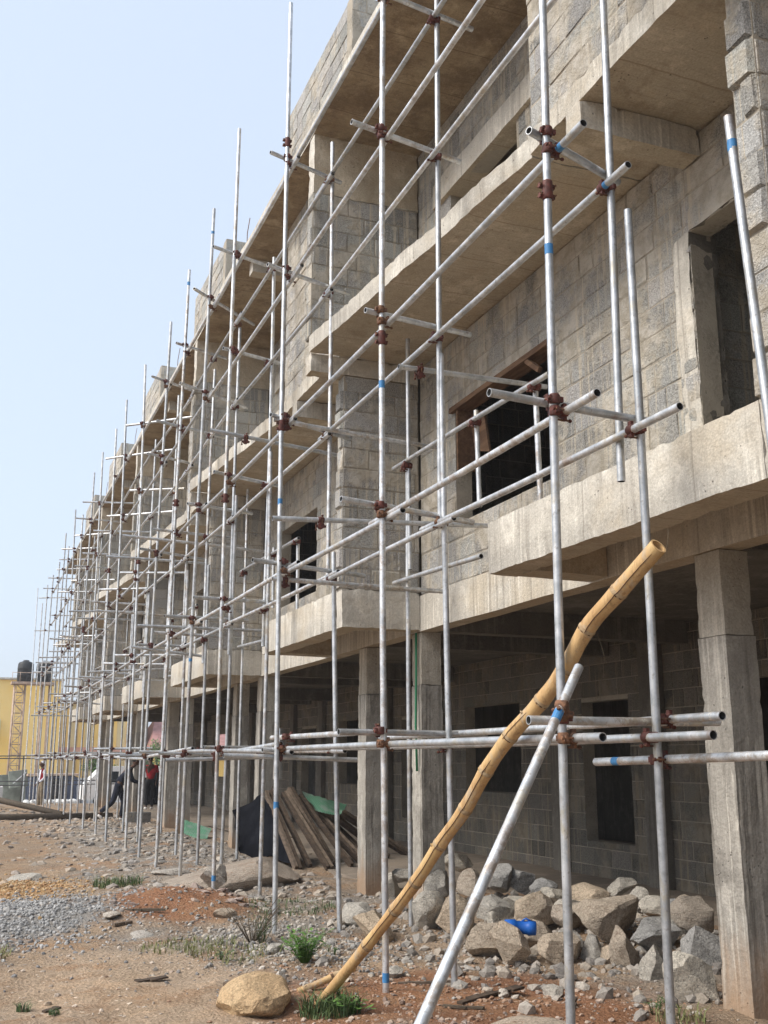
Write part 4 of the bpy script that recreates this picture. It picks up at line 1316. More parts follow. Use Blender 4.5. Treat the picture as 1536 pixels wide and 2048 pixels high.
for _ in range(4200):            # everywhere in the near yard
    y = 5.2 + 11 * rg.random() ** 1.3
    x = rg.uniform(0.02 * y, 0.75 * y) if y < 8 else rg.uniform(0.0, 4.8)
    if gauss(x, y, 1.3, 8.2, 0.9, 1.2) > 0.3 and rg.random() < 0.75: continue
    s_ = 0.006 + 0.03 * rg.random() ** 4
    c_ = lerp3(ground_c(x, y), rg.choice(SC), 0.6)
    spots.append((x, y, s_, rg.uniform(0.35, 0.8), jit(c_), 0))
for _ in range(2600):            # red earth with pale chips
    x, y = rg.gauss(3.4, 0.8), rg.gauss(7.0, 1.2)
    if y < 4.8: continue
    spots.append((x, y, 0.005 + 0.028 * rg.random() ** 4, rg.uniform(0.3, 0.7), jit(lerp3((0.30, 0.17, 0.10), rg.choice(SC), rg.random() * 0.7)), 0))
for _ in range(2600):            # blue grey gravel heap
    x, y = rg.gauss(0.7, 0.55), rg.gauss(11.9, 0.8)
    spots.append((x, y, rg.uniform(0.012, 0.03), rg.uniform(0.5, 0.9), jit(rg.choice([(0.30, 0.295, 0.285), (0.22, 0.215, 0.21), (0.37, 0.36, 0.345)])), 0))
for _ in range(1600):            # orange gravel
    x, y = rg.gauss(0.7, 0.55), rg.gauss(14.8, 0.9)
    spots.append((x, y, rg.uniform(0.012, 0.03), rg.uniform(0.5, 0.9), jit(rg.choice([(0.42, 0.27, 0.13), (0.34, 0.20, 0.10), (0.46, 0.34, 0.2)])), 0))
for _ in range(2600):            # grey chips round the third pair of uprights
    x, y = rg.gauss(2.9, 0.55), rg.gauss(9.6, 0.9)
    spots.append((x, y, 0.010 + 0.028 * rg.random() ** 3, rg.uniform(0.4, 0.9), jit(rg.choice(SC[:5])), 0))
for _ in range(7500):            # rubble under the scaffold further back
    y = rg.uniform(11.5, 36)
    x = rg.gauss(3.5, 0.85) if rg.random() < .8 else rg.uniform(0.5, 4.7)
    s_ = 0.012 + 0.10 * rg.random() ** 4
    spots.append((x, y, s_, rg.uniform(0.2, 0.7), jit(lerp3(ground_c(x, y), rg.choice([(0.27, 0.26, 0.245), (0.20, 0.195, 0.19), (0.33, 0.30, 0.26), (0.16, 0.155, 0.15), (0.36, 0.31, 0.25)]), 0.65)), -s_ * 0.12))
for _ in range(1300):             # small debris among the boulders
    x, y = rg.gauss(5.0, 0.7), rg.gauss(8.8, 1.5)
    spots.append((x, y, 0.015 + 0.075 * rg.random() ** 3, rg.uniform(0.4, 0.9), jit(lerp3(rg.choice(SC[:5]), (0.26, 0.22, 0.18), 0.35)), 0))
for _ in range(5200):            # flat chips and splinters pressed into the yard
    y = 5.0 + 8 * rg.random() ** 1.2
    x = rg.uniform(0.05 * y, 0.7 * y) if y < 8 else rg.uniform(0.1, 4.6)
    spots.append((x, y, 0.005 + 0.022 * rg.random() ** 3, rg.uniform(0.10, 0.25), jit(lerp3(ground_c(x, y), rg.choice(SC + [(0.5, 0.43, 0.34)]), rg.random() * 0.8)), -0.002))
scatter('gravel', spots, 'loose gravel, stone chips and rubble strewn over the bare earth')


# ------------------------------------------------------------------ plants
def blades(mb, x, y, n, hgt, spread, mat, rg, width=0.0042, droop=0.75):
    for _ in range(int(n * 2.2)):
        th = rg.uniform(0, 6.28); rr = spread * math.sqrt(rg.random())
        bx, by = x + rr * math.cos(th), y + rr * math.sin(th)
        bz = ground_h(bx, by) - 0.01
        h = hgt * rg.uniform(0.3, 1.15)
        az = rg.uniform(0, 6.28)
        dx, dy = math.cos(az), math.sin(az)
        w = width * rg.uniform(0.6, 1.3)
        sx, sy = -dy * w, dx * w
        P0 = Vector((bx, by, bz)); P1 = P0 + Vector((dx * h * 0.18, dy * h * 0.18, h * 0.62)); P2 = P0 + Vector((dx * h * droop, dy * h * droop, h * rg.uniform(0.7, 1.0)))
        S = Vector((sx, sy, 0))
        mb.face([P0 - S, P0 + S, P1 + S * 0.8, P1 - S * 0.8], mat, True)
        mb.face([P1 - S * 0.8, P1 + S * 0.8, P2], mat, True)


def leafy(mb, x, y, n, hgt, spread, mat, rg, leaf=0.03):
    z = ground_h(x, y)
    for _ in range(n):
        th = rg.uniform(0, 6.28); sp = spread * rg.uniform(0.2, 1)
        top = Vector((x + sp * math.cos(th), y + sp * math.sin(th), z + hgt * rg.uniform(0.5, 1)))
        base = Vector((x + 0.02 * math.cos(th), y + 0.02 * math.sin(th), z - 0.01))
        midp = base.lerp(top, 0.5) + Vector((0, 0, 0.03))
        sweep(mb, [base, midp, top], [0.003, 0.0025, 0.001], mat, 4)
        for q in range(7):
            f = 0.25 + 0.75 * q / 6
            p = base.lerp(midp, f * 2) if f < 0.5 else midp.lerp(top, f * 2 - 1)
            az = rg.uniform(0, 6.28)
            d = Vector((math.cos(az), math.sin(az), rg.uniform(-0.1, 0.5))).normalized()
            s_ = d.cross(Vector((0, 0, 1))).normalized()
            L = leaf * rg.uniform(0.6, 1.2)
            mb.face([p, p + d * L * 0.5 + s_ * L * 0.28, p + d * L, p + d * L * 0.5 - s_ * L * 0.28], mat, True)


rg = random.Random(21)
for (x, y, n, h, sp, mt, cat, lab) in [
        (2.38, 6.98, 170, 0.17, 0.20, 'leaf_dark', 'grass', 'dense green grass clump round the foot of the bamboo pole'),
        (2.28, 9.2, 120, 0.10, 0.42, 'grass', 'grass', 'thin grass patch left of the third outer upright'),
        (1.95, 9.7, 120, 0.08, 0.40, 'grass', 'grass', 'sparse low grass patch beyond the yellow boulder'),
        (2.05, 14.6, 160, 0.16, 0.32, 'leaf_dark', 'grass', 'dark grass tuft beside the red soil mound'),
        (0.12, 10.2, 220, 0.09, 0.45, 'grass', 'grass', 'green grass patch at the edge of the yard before the grey gravel'),
        (3.5, 11.6, 170, 0.08, 0.5, 'leaf_dark', 'grass', 'low grass strip behind the fourth inner upright'),
        (0.55, 8.0, 30, 0.08, 0.05, 'leaf_dark', 'grass', 'tiny green tuft on the sandy ground'),
        (0.72, 7.65, 22, 0.06, 0.04, 'leaf_dark', 'grass', 'smallest green tuft on the sandy ground, nearer the camera'),
        (1.05, 6.55, 60, 0.05, 0.14, 'grass', 'grass', 'flat grass wisp on the sand at the front of the yard'),
        (4.35, 5.95, 45, 0.13, 0.16, 'grass', 'grass', 'dry grass between the near inner upright and the large column')]:
    mb = MB(); blades(mb, x, y, n, h, sp, mt, rg)
    o = mb.build('grass_tuft' if sp < 0.3 and h > 0.1 else 'sparse_grass')
    if o.name.startswith('sparse'): tag(o, lab, cat, None, 'stuff')
    else: tag(o, lab, cat, 'grass tufts in the yard')
mb = MB(); leafy(mb, 2.70, 8.55, 55, 0.26, 0.22, 'leaf', rg, 0.05)
tag(mb.build('weed_plant'), 'bright green leafy weed growing behind the yellow boulder', 'plant')
for k, (x, y, n, h, sp, lf, lab) in enumerate([(2.15, 9.0, 9, 0.08, 0.10, 0.03, 'small dusty weed in the thin grass patch before the third upright'),
        (3.05, 8.9, 8, 0.07, 0.09, 0.028, 'small weed among grey chips between second and third upright pairs'),
        (0.35, 10.0, 10, 0.09, 0.12, 0.035, 'broad leaved weed in the grass at the edge of the yard'),
        (4.3, 6.15, 9, 0.12, 0.12, 0.03, 'low weed at the foot of the large nearest column')]):
    mb = MB(); leafy(mb, x, y, n, h, sp, 'leaf_dark', rg, lf)
    tag(mb.build('weed_plant'), lab, 'plant')
mb = MB(); leafy(mb, 2.46, 6.88, 16, 0.10, 0.16, 'leaf', rg, 0.05)
tag(mb.build('weed_plant'), 'low broad leaved weed in front of the bamboo foot', 'plant')
mb = MB()
for _ in range(26):
    th = rg.uniform(0, 6.28)
    b0 = Vector((2.58, 9.75, 0)); e0 = b0 + Vector((0.30 * math.cos(th), 0.25 * math.sin(th), rg.uniform(0.2, 0.45)))
    md = b0.lerp(e0, 0.5) + Vector((rg.uniform(-.05, .05), rg.uniform(-.05, .05), 0.06))
    sweep(mb, [b0, md, e0], [0.004, 0.003, 0.001], 'twig', 4)
leafy(mb, 2.66, 9.7, 14, 0.36, 0.22, 'leaf_dark', rg, 0.028)
tag(mb.build('weed_plant'), 'dry twiggy shrub with few dark leaves at the third outer upright', 'plant')

# ------------------------------------------------------------------ timber, sheets and scraps
feet = [(4.85, 15.75, 4.84, 17.5, 1.10), (5.13, 15.95, 4.97, 17.55, 1.16), (5.33, 15.70, 5.12, 17.5, 1.08), (5.50, 16.05, 5.22, 17.5, 1.14),
        (5.80, 15.95, 5.42, 17.5, 1.04), (6.10, 16.3, 5.52, 17.6, 0.95), (6.45, 17.0, 5.75, 17.9, 0.86), (6.9, 17.2, 6.0, 18.1, 0.86), (7.4, 17.6, 6.2, 18.2, 0.84)]
for k, (x0, y0, x1, y1, z1) in enumerate(feet):
    a, b = Vector((x0, y0, 0.05)), Vector((x1, y1, z1))
    d = (b - a); L = d.length; d.normalize()
    up = d.cross(Vector((1, 0, 0.1 * (k % 3)))).normalized(); sd_ = up.cross(d)
    mb = MB()
    for q in ((0, 1) if k % 3 != 1 else (0,)):
        obox(mb, a + d * L / 2 + sd_ * (q * 0.062 - 0.03) + up * (0.008 * q), d * (L / 2 + 0.02 * q), sd_ * 0.025, up * (0.05 + 0.012 * (k % 2)), 'plank' if (k + q) % 3 else 'plank_end')
    o = mb.build('plank')
    tag(o, f'weathered plank leaning in the pile, {ORD[k]} from the black sheet', 'plank', 'planks in the leaning pile')


def sheet(name, rim, mat, thick=0.004, sub=10, ruf=0.03, corr=0.0, seed=3):
    """sheet spanned between four corners (a,b,c,d) with ragged edges and folds"""
    a, b, c, d = [Vector(p) for p in rim]
    n = (b - a).cross(d - a).normalized()
    mb = MB()
    G = []
    for i in range(sub + 1):
        for j in range(sub + 1):
            u, v = i / sub, j / sub
            p = a.lerp(b, u).lerp(d.lerp(c, u), v)
            p += n * (noise.noise(p * 2.3 + Vector((seed, 0, 0))) * ruf * 2 + math.sin(u * 40) * corr)
            if i in (0, sub) or j in (0, sub): p += Vector((noise.noise(p * 4), noise.noise(p * 4 + Vector((9, 0, 0))), noise.noise(p * 4 + Vector((0, 9, 0))))) * ruf * 1.6
            G.append(p)
    for s_ in (0, 1):
        base = len(mb.v)
        mb.v.extend([p - n * thick * s_ for p in G])
        for i in range(sub):
            for j in range(sub):
                q = (base + i * (sub + 1) + j, base + (i + 1) * (sub + 1) + j, base + (i + 1) * (sub + 1) + j + 1, base + i * (sub + 1) + j + 1)
                mb.f.append(q if not s_ else tuple(reversed(q))); mb.mi.append(mb.mat(mat)); mb.sm.append(True); mb.col.append(None)
    return mb.build(name)


tag(sheet('black_sheet', [(4.40, 17.3, 0.16), (4.86, 15.75, 0.10), (4.84, 17.6, 1.15), (4.38, 17.9, 0.80)], 'tarp', sub=18, ruf=0.055), 'ragged black plastic sheet hanging on the left of the plank pile', 'plastic sheet')
tag(sheet('green_sheet', [(5.55, 17.1, 0.84), (5.96, 17.15, 0.74), (6.45, 18.1, 0.84), (5.48, 17.7, 1.12)], 'green', sub=14, ruf=0.02, corr=0.006), 'crumpled green corrugated sheet on top of the plank pile', 'roof sheet')
tag(sheet('green_sheet', [(4.52, 22.9, 0.16), (4.93, 22.5, 0.0), (5.2, 23.3, 0.2), (4.6, 23.6, 0.42)], 'green', sub=14, ruf=0.015, corr=0.006, seed=8), 'green corrugated sheet leaning on the rubble near the far columns', 'roof sheet')
# formwork left in the nearest window
mb = MB()
obox(mb, (XI + 0.05, 9.05, 5.405), (0.10, 0, 0), (0, 1.08, 0), (0, 0, 0.014), 'form')
obox(mb, (XI - 0.035, 9.05, 5.42), (0.012, 0, 0), (0, 1.08, 0), (0, 0, 0.03), 'form')
tag(mb.build('formwork_board'), 'brown formwork board under the lintel of the nearest first floor window', 'board')
mb = MB()
obox(mb, (XI + 0.09, 9.985, 5.05), (0.11, 0, 0), (0, 0.018, 0), (0, 0, 0.34), 'form')
obox(mb, (XI + 0.17, 9.80, 5.12), (0.012, 0, 0), (0, 0.17, 0.05), (0, 0.06, 0.25), 'form')
tag(mb.build('formwork_board'), 'brown formwork boards at the far jamb of the nearest first floor window', 'board')
mb = MB(); obox(mb, (XI - 0.02, 8.28, 5.30), (0.02, 0, 0), (0, 0.12, 0.09), (0, -0.015, 0.02), 'form')
tag(mb.build('formwork_board'), 'short slanting brace in the near corner of the nearest window', 'board')
# green hose down the fin column
mb = MB(); sweep(mb, [(XI - 0.03, 11.14, 3.05), (XI - 0.035, 11.13, 2.6), (XI - 0.05, 11.12, 2.0), (XI - 0.03, 11.14, 1.5)], [0.014] * 4, 'hose', 8)
tag(mb.build('hose'), 'green plastic hose hanging down the concrete column behind the second upright pair', 'hose')
# blue container among the boulders
mb = MB()
c0 = Vector((4.44, 8.18, 0.27)); ax_ = Vector((0.88, -0.42, -0.05)).normalized()
sweep(mb, [c0 - ax_ * 0.13, c0 - ax_ * 0.125, c0 - ax_ * 0.04, c0 - ax_ * 0.03, c0 + ax_ * 0.06, c0 + ax_ * 0.07, c0 + ax_ * 0.13, c0 + ax_ * 0.135], [0.035, 0.055, 0.062, 0.05, 0.054, 0.062, 0.056, 0.035], 'blue', 14)
jer = mb.build('plastic_container')
tag(jer, 'crushed blue plastic container lying among the front boulders', 'container')
mb = MB(); sweep(mb, [c0 + ax_ * 0.02 + Vector((0, 0, 0.05)), c0 + ax_ * 0.05 + Vector((-0.01, -0.02, 0.075)), c0 + ax_ * 0.10 + Vector((0, -0.01, 0.05))], [0.008] * 3, 'blue', 8); mb.build('handle', jer)
# wood scraps
for k, (x, y, L, w, th, ang, mt, lab) in enumerate([(3.55, 7.0, 0.62, 0.042, 0.008, 0.4, 'plank', 'dark weathered board lying on the red earth before the boulders'),
                                                    (3.3, 7.55, 0.38, 0.02, 0.008, -0.3, 'plank_end', 'thin pale stick lying before the front boulders'),
                                                    (1.5, 8.55, 0.24, 0.05, 0.006, 0.2, 'plank', 'dark scrap of wood on the sandy patch'),
                                                    (0.72, 7.85, 0.13, 0.03, 0.006, 0.7, 'plank', 'small dark scrap near the edge of the sand'),
                                                    (0.95, 6.6, 0.2, 0.014, 0.007, 0.1, 'plank', 'dark stick at the front of the yard'),
                                                    (1.9, 11.4, 0.42, 0.016, 0.012, -0.5, 'log', 'dark bent stick before the red soil mound'),
                                                    (2.35, 13.2, 0.34, 0.018, 0.014, 0.1, 'white', 'short white pipe lying beside the red soil mound'),
                                                    (1.62, 11.0, 0.2, 0.03, 0.012, 0.5, 'plank_end', 'pale splinter of wood among the stone chips'),
                                                    (2.05, 8.15, 0.30, 0.03, 0.012, 0.9, 'plank_end', 'pale bark strip behind the yellow boulder'),
                                                    (3.2, 6.7, 0.28, 0.02, 0.006, -0.8, 'log', 'curved bark strip on the red earth behind the bamboo'),
                                                    (3.9, 6.5, 0.25, 0.03, 0.01, 0.9, 'plank', 'short brown stick between the two near uprights'),
                                                    (4.75, 8.9, 0.2, 0.03, 0.01, 0.9, 'plank', 'wood chip wedged between the boulders')]):
    mb = MB()
    d = Vector((math.cos(ang), math.sin(ang), 0.03)); s_ = Vector((-math.sin(ang), math.cos(ang), 0))
    zz = ground_h(x, y) + th + 0.008
    q = 5
    for i in range(q):
        f0, f1 = -1 + 2 * i / q, -1 + 2 * (i + 1) / q
        bend = 0.03 * math.sin(i * 1.3 + k)
        obox(mb, Vector((x, y, zz)) + d * L / 2 * (f0 + f1) / 2 + s_ * bend * L, d * L / 2 / q * 1.05, s_ * w * (0.6 + 0.4 * math.sin(1.2 * i + k) ** 2) / 1, Vector((0, 0, th)), mt)
    tag(mb.build('wood_scrap'), lab, 'pipe' if mt == 'white' else 'wood scrap')
# long logs across the far yard
for k, (pts, r_) in enumerate([([(-1.5, 37.5, 0.62), (1.4, 36.2, 0.42), (3.0, 33.4, 0.10)], 0.10), ([(-1.8, 31.2, 0.16), (1.2, 31.4, 0.12), (4.3, 32.4, 0.08)], 0.11)]):
    mb = MB(); sweep(mb, pts, [r_, r_ * 0.95, r_ * 0.8], 'log', 10)
    tag(mb.build('log'), ('dark log sloping down the earth bank, the farther of the two', 'long dark log lying flat across the yard before the far bank')[k], 'log')
# single blocks among the rubble near the walking man
for k, (x, y) in enumerate([(4.45, 29.8), (4.78, 29.6)]):
    mb = MB(); obox(mb, (x, y, 0.16), (0.14, 0.04, 0), (-0.03, 0.1, 0), (0, 0, 0.13), ('block', 'rock_dark')[k], (1, 1, 1))
    o = mb.build('concrete_block', None, 'tint')
    tag(o, ('grey concrete block in the rubble behind the walking person', 'dark block beside the grey concrete block in the rubble')[k], 'block')
# bent scrap metal on the ground floor
mb = MB()
rg = random.Random(4)
for _ in range(9):
    x, y = rg.uniform(5.3, 6.3), rg.uniform(21.5, 23)
    d = Vector((rg.uniform(-1, 1), rg.uniform(-1, 1), 0.12)).normalized()
    obox(mb, (x, y, 0.15 + rg.uniform(0, 0.1)), d * rg.uniform(0.3, 0.6), d.cross(Vector((0, 0, 1))) * 0.02, (0, 0, 0.01), 'plank_end')
tag(mb.build('scrap_heap'), 'loose heap of pale battens on the ground floor behind the green sheet', 'scrap heap')

# ------------------------------------------------------------------ people
def skinned(name, pts, edges, mat, parent=None, sub=1):
    bm = bmesh.new()
    lay = bm.verts.layers.skin.verify()
    vs = []
    for k, (p, r_) in enumerate(pts):
        v = bm.verts.new(p)
        v[lay].radius = (r_, r_) if not isinstance(r_, tuple) else r_
        v[lay].use_root = (k == 0)
        vs.append(v)
    for a, b in edges: bm.edges.new((vs[a], vs[b]))
    me_ = bpy.data.meshes.new(name); bm.to_mesh(me_); bm.free()
    me_.materials.append(M[mat])
    o = bpy.data.objects.new(name, me_)
    COL.objects.link(o)
    sk = o.modifiers.new('skin', 'SKIN'); sk.use_smooth_shade = True
    sb = o.modifiers.new('subdivision', 'SUBSURF'); sb.levels = sub; sb.render_levels = sub
    if parent: o.parent = parent
    return o


def head_mesh(name, c, fwd, mat, parent):
    """head with brow, nose, mouth, ears; fwd is where the face looks"""
    V, Fc = ICO[3]
    f = Vector(fwd).normalized(); s_ = f.cross(Vector((0, 0, 1))).normalized(); u = s_.cross(f)
    out = []
    for v in V:
        x, y, z = v.x, v.y, v.z                     # x side, y forward, z up
        w = 1 - 0.22 * max(0, -z) - 0.1 * max(0, z - 0.5)
        px, py, pz = x * 0.076 * w, y * 0.096 * (1 - 0.1 * max(0, -z)), z * 0.118
        if y > 0.6 and abs(x) < 0.25 and -0.35 < z < 0.15: py += 0.020 * (1 - abs(x) / 0.25)
        if y > 0.5 and 0.15 < abs(x) < 0.5 and 0.05 < z < 0.28: py -= 0.009
        if y > 0.6 and abs(x) < 0.35 and -0.6 < z < -0.45: py += 0.005
        if abs(x) > 0.85 and abs(z) < 0.3 and abs(y) < 0.3: px *= 1.14
        out.append(Vector(c) + s_ * px + f * py + u * pz)
    me_ = bpy.data.meshes.new(name); me_.from_pydata(out, [], Fc); me_.materials.append(M[mat])
    me_.polygons.foreach_set('use_smooth', [True] * len(Fc))
    o = bpy.data.objects.new(name, me_); COL.objects.link(o); o.parent = parent
    return o


def person(loc, face, J, shirt, trousers, shoe, label, hair='black_cloth', cap=None, sleeves=True):
    """J: joints in metres, x forward, y to the figure's left, z up"""
    root = bpy.data.objects.new('person', None); COL.objects.link(root)
    root.location = loc; root.rotation_euler = (0, 0, face)
    tag(root, label, 'person')
    P = {k: Vector(v) for k, v in J.items()}
    pts, ed, ix = [], [], {}

    def add(k, r_):
        ix[k] = len(pts); pts.append((P[k], r_))
    for k, r_ in (('pelvis', 0.125), ('waist', 0.115), ('chest', (0.145, 0.115)), ('neck', 0.052), ('head', 0.06),
                  ('shl', 0.055), ('ell', 0.040), ('wrl', 0.028), ('shr', 0.055), ('elr', 0.040), ('wrr', 0.028),
                  ('hil', 0.085), ('knl', 0.056), ('anl', 0.038), ('tol', 0.032), ('hir', 0.085), ('knr', 0.056), ('anr', 0.038), ('tor', 0.032)): add(k, r_)
    for k, w in (('hal', 'wrl'), ('har', 'wrr')):
        d = (P[w] - P['el' + w[2]]).normalized()
        P[k] = P[w] + d * 0.07; add(k, 0.032)
    E = [('pelvis', 'waist'), ('waist', 'chest'), ('chest', 'neck'), ('neck', 'head'), ('chest', 'shl'), ('shl', 'ell'), ('ell', 'wrl'), ('wrl', 'hal'),
         ('chest', 'shr'), ('shr', 'elr'), ('elr', 'wrr'), ('wrr', 'har'), ('pelvis', 'hil'), ('hil', 'knl'), ('knl', 'anl'), ('anl', 'tol'),
         ('pelvis', 'hir'), ('hir', 'knr'), ('knr', 'anr'), ('anr', 'tor')]
    for w in ('l', 'r'):                                   # five short curled fingers on each hand
        h = P['ha' + w]; d = (h - P['wr' + w]).normalized(); s_ = d.orthogonal().normalized(); n_ = d.cross(s_)
        for f in range(5):
            off = s_ * (0.026 - 0.013 * f) if f < 4 else s_ * 0.03 - d * 0.035
            L = (0.060, 0.072, 0.068, 0.052, 0.045)[f]
            k1, k2 = f'f{f}a{w}', f'f{f}b{w}'
            P[k1] = h + off + d * L * 0.55; P[k2] = h + off * 1.05 + d * L * 0.9 + n_ * L * 0.35
            add(k1, 0.009); add(k2, 0.007)
            E += [('ha' + w, k1), (k1, k2)]
    ed = [(ix[a], ix[b]) for a, b in E]
    skinned('body', pts, ed, 'skin', root)
    fw = P.get('look', Vector((1, 0, 0)))
    head_mesh('head', P['head'] + Vector((0.01, 0, 0.07)), fw, 'skin', root)
    hc = P['head'] + Vector((-0.012, 0, 0.105))
    V, Fc = ICO[2]
    me_ = bpy.data.meshes.new('hair'); me_.from_pydata([(hc.x + v.x * 0.098, hc.y + v.y * 0.086, hc.z + max(-0.35, v.z) * 0.1) for v in V], [], Fc)
    me_.materials.append(M[cap or hair]); me_.polygons.foreach_set('use_smooth', [True] * len(Fc))
    o = bpy.data.objects.new('cap' if cap else 'hair', me_); COL.objects.link(o); o.parent = root
    # clothes
    sp = [(P['pelvis'] + Vector((0, 0, 0.02)), 0.150), (P['waist'], 0.138), (P['chest'], (0.172, 0.140)), (P['neck'] - (P['neck'] - P['chest']) * 0.25, 0.072),
          (P['shl'], 0.072), (P['ell'], 0.055), (P['wrl'], 0.043), (P['shr'], 0.072), (P['elr'], 0.055), (P['wrr'], 0.043)]
    se = [(0, 1), (1, 2), (2, 3), (2, 4), (4, 5), (2, 7), (7, 8)]
    if sleeves: se += [(5, 6), (8, 9)]
    else: sp[5] = (P['shl'].lerp(P['ell'], 0.8), 0.055); sp[8] = (P['shr'].lerp(P['elr'], 0.8), 0.055); sp = sp[:6] + sp[7:9]; se = [(0, 1), (1, 2), (2, 3), (2, 4), (4, 5), (2, 6), (6, 7)]
    skinned('shirt', sp, se, shirt, root)
    tp = [(P['pelvis'], 0.143), (P['hil'], 0.105), (P['knl'], 0.078), (P['anl'] + Vector((0, 0, 0.03)), 0.066), (P['hir'], 0.105), (P['knr'], 0.078), (P['anr'] + Vector((0, 0, 0.03)), 0.066), (P['waist'] - (P['waist'] - P['pelvis']) * 0.4, 0.139)]
    skinned('trousers', tp, [(0, 1), (1, 2), (2, 3), (0, 4), (4, 5), (5, 6), (0, 7)], trousers, root)
    for w in ('l', 'r'):
        skinned('shoe', [(P['an' + w] - Vector((0.05, 0, 0.03)), 0.045), (P['an' + w].lerp(P['to' + w], 0.5), 0.05), (P['to' + w] + Vector((0.03, 0, 0)), 0.036)], [(0, 1), (1, 2)], shoe, root)
    return root


walk = dict(pelvis=(0, 0, 0.93), waist=(0.08, 0, 1.10), chest=(0.22, 0, 1.32), neck=(0.36, 0, 1.46), head=(0.44, 0, 1.52), shl=(0.27, 0.19, 1.35), ell=(0.36, 0.24, 1.08), wrl=(0.58, 0.15, 1.02),
            shr=(0.27, -0.19, 1.35), elr=(0.36, -0.23, 1.08), wrr=(0.58, -0.14, 1.02), hil=(0.02, 0.09, 0.88), knl=(0.16, 0.09, 0.50), anl=(0.10, 0.09, 0.09), tol=(0.24, 0.09, 0.03),
            hir=(-0.02, -0.09, 0.88), knr=(-0.13, -0.09, 0.50), anr=(-0.46, -0.09, 0.22), tor=(-0.40, -0.09, 0.07), look=(1, 0, -0.55))
person((4.17, 30.4, 0.02), R(-12), walk, 'navy', 'navy', 'shoe', 'stooping person in dark clothes and pale shoes walking under the scaffold', cap='black_cloth')
stand = dict(pelvis=(0, 0, 0.93), waist=(0, 0, 1.10), chest=(0.01, 0, 1.33), neck=(0.02, 0, 1.50), head=(0.04, 0, 1.57), shl=(0.0, 0.2, 1.40), ell=(0.03, 0.25, 1.12), wrl=(0.2, 0.2, 0.97),
             shr=(0.0, -0.2, 1.40), elr=(-0.02, -0.25, 1.12), wrr=(0.12, -0.24, 0.9), hil=(0, 0.09, 0.88), knl=(0.03, 0.1, 0.48), anl=(-0.02, 0.1, 0.09), tol=(0.12, 0.11, 0.03),
             hir=(0, -0.09, 0.88), knr=(0.05, -0.1, 0.48), anr=(0.03, -0.1, 0.09), tor=(0.17, -0.11, 0.03), look=(1, 0, -0.1))
person((6.05, 36.6, 0.05), R(95), stand, 'red_cloth', 'black_cloth', 'shoe', 'person in a red shirt standing between the far columns', sleeves=False)
person((3.05, 43.0, -0.12), R(200), stand, 'pale_cloth', 'khaki', 'shoe', 'distant person in pale shirt with a red stripe beyond the scaffold', cap='pale_cloth')
mb = MB(); obox(mb, (3.02, 42.82, 1.15), (0.055, 0, 0), (0, 0.012, 0), (0.02, 0, 0.2), 'red_cloth')
tag(mb.build('sash'), 'red cloth hanging on the chest of the distant person', 'cloth')

# ------------------------------------------------------------------ beyond the building
yb = bpy.data.objects.new('yellow_building', None); COL.objects.link(yb)
tag(yb, 'plain yellow rendered building beyond the yard with a flat roof', 'building')
mb = MB(); gbox(mb, -9, 6.2, 75, 84, 0.6, 6.95, 'yellow', 1.5, 0); mb.build('wall', yb)
mb = MB(); gbox(mb, -9, 6.2, 74.98, 84, -1.0, 0.58, 'pink', 1.5, 0); mb.build('plinth', yb)
mb = MB(); gbox(mb, -9.15, 6.3, 74.85, 84.1, 6.96, 7.08, 'concrete', 1.5, 0); mb.build('roof', yb)
for (xa, xb, za, zb) in ((-2.2, -1.0, 3.9, 5.2), (1.95, 2.35, 3.0, 4.3), (-5.5, -4.2, 3.9, 5.2), (-2.2, -1.0, 1.2, 2.4)):
    mb = MB(); gbox(mb, xa - 0.08, xb + 0.08, 74.9, 74.97, za - 0.08, zb + 0.08, 'cream', 1, 0); w_ = mb.build('window', yb)
    mb = MB(); gbox(mb, xa, xb, 74.86, 74.895, za, zb, 'glass', 1, 0); mb.build('pane', w_)
y2 = bpy.data.objects.new('striped_building', None); COL.objects.link(y2)
tag(y2, 'cream and yellow building with upright bands seen through the far poles', 'building')
mb = MB(); gbox(mb, 6.5, 12.5, 78, 86, -1, 5.6, 'cream', 1.5, 0); mb.build('wall', y2)
for k, x in enumerate((6.7, 7.7, 8.8, 9.9, 11.0)):
    mb = MB(); gbox(mb, x, x + 0.45, 77.9, 77.985, -1, 5.5, 'yellow', 1.5, 0); mb.build('band', y2)
mb = MB(); gbox(mb, 6.4, 12.6, 77.8, 86, 5.61, 5.75, 'concrete', 1.5, 0); mb.build('roof', y2)
mb = MB(); gbox(mb, 6.4, 12.6, 77.7, 77.89, 2.3, 2.6, 'pink', 1.5, 0); mb.build('string_course', y2)
h3 = bpy.data.objects.new('house', None); COL.objects.link(h3)
tag(h3, 'low peach house with a dull red pitched roof seen through the ground floor', 'house')
mb = MB(); gbox(mb, 12.8, 20.5, 76, 84, -1, 2.5, 'yellow', 1.5, 0); mb.build('wall', h3)
mb = MB()
for sgn in (0, 1):
    ya, yc = (75.5, 80.0) if not sgn else (84.5, 80.0)
    q = [Vector((12.4, ya, 2.45)), Vector((20.9, ya, 2.45)), Vector((20.0, yc, 4.7)), Vector((13.3, yc, 4.7))]
    mb.face(q if not sgn else list(reversed(q)), 'redroof')
    mb.face([p - Vector((0, 0, 0.12)) for p in (reversed(q) if not sgn else q)], 'redroof')
for x, xx in ((12.4, 13.3), (20.9, 20.0)):
    q = [Vector((x, 75.5, 2.45)), Vector((xx, 80.0, 4.7)), Vector((x, 84.5, 2.45))]
    mb.face(q if x > 15 else list(reversed(q)), 'redroof')
mb.build('roof', h3)
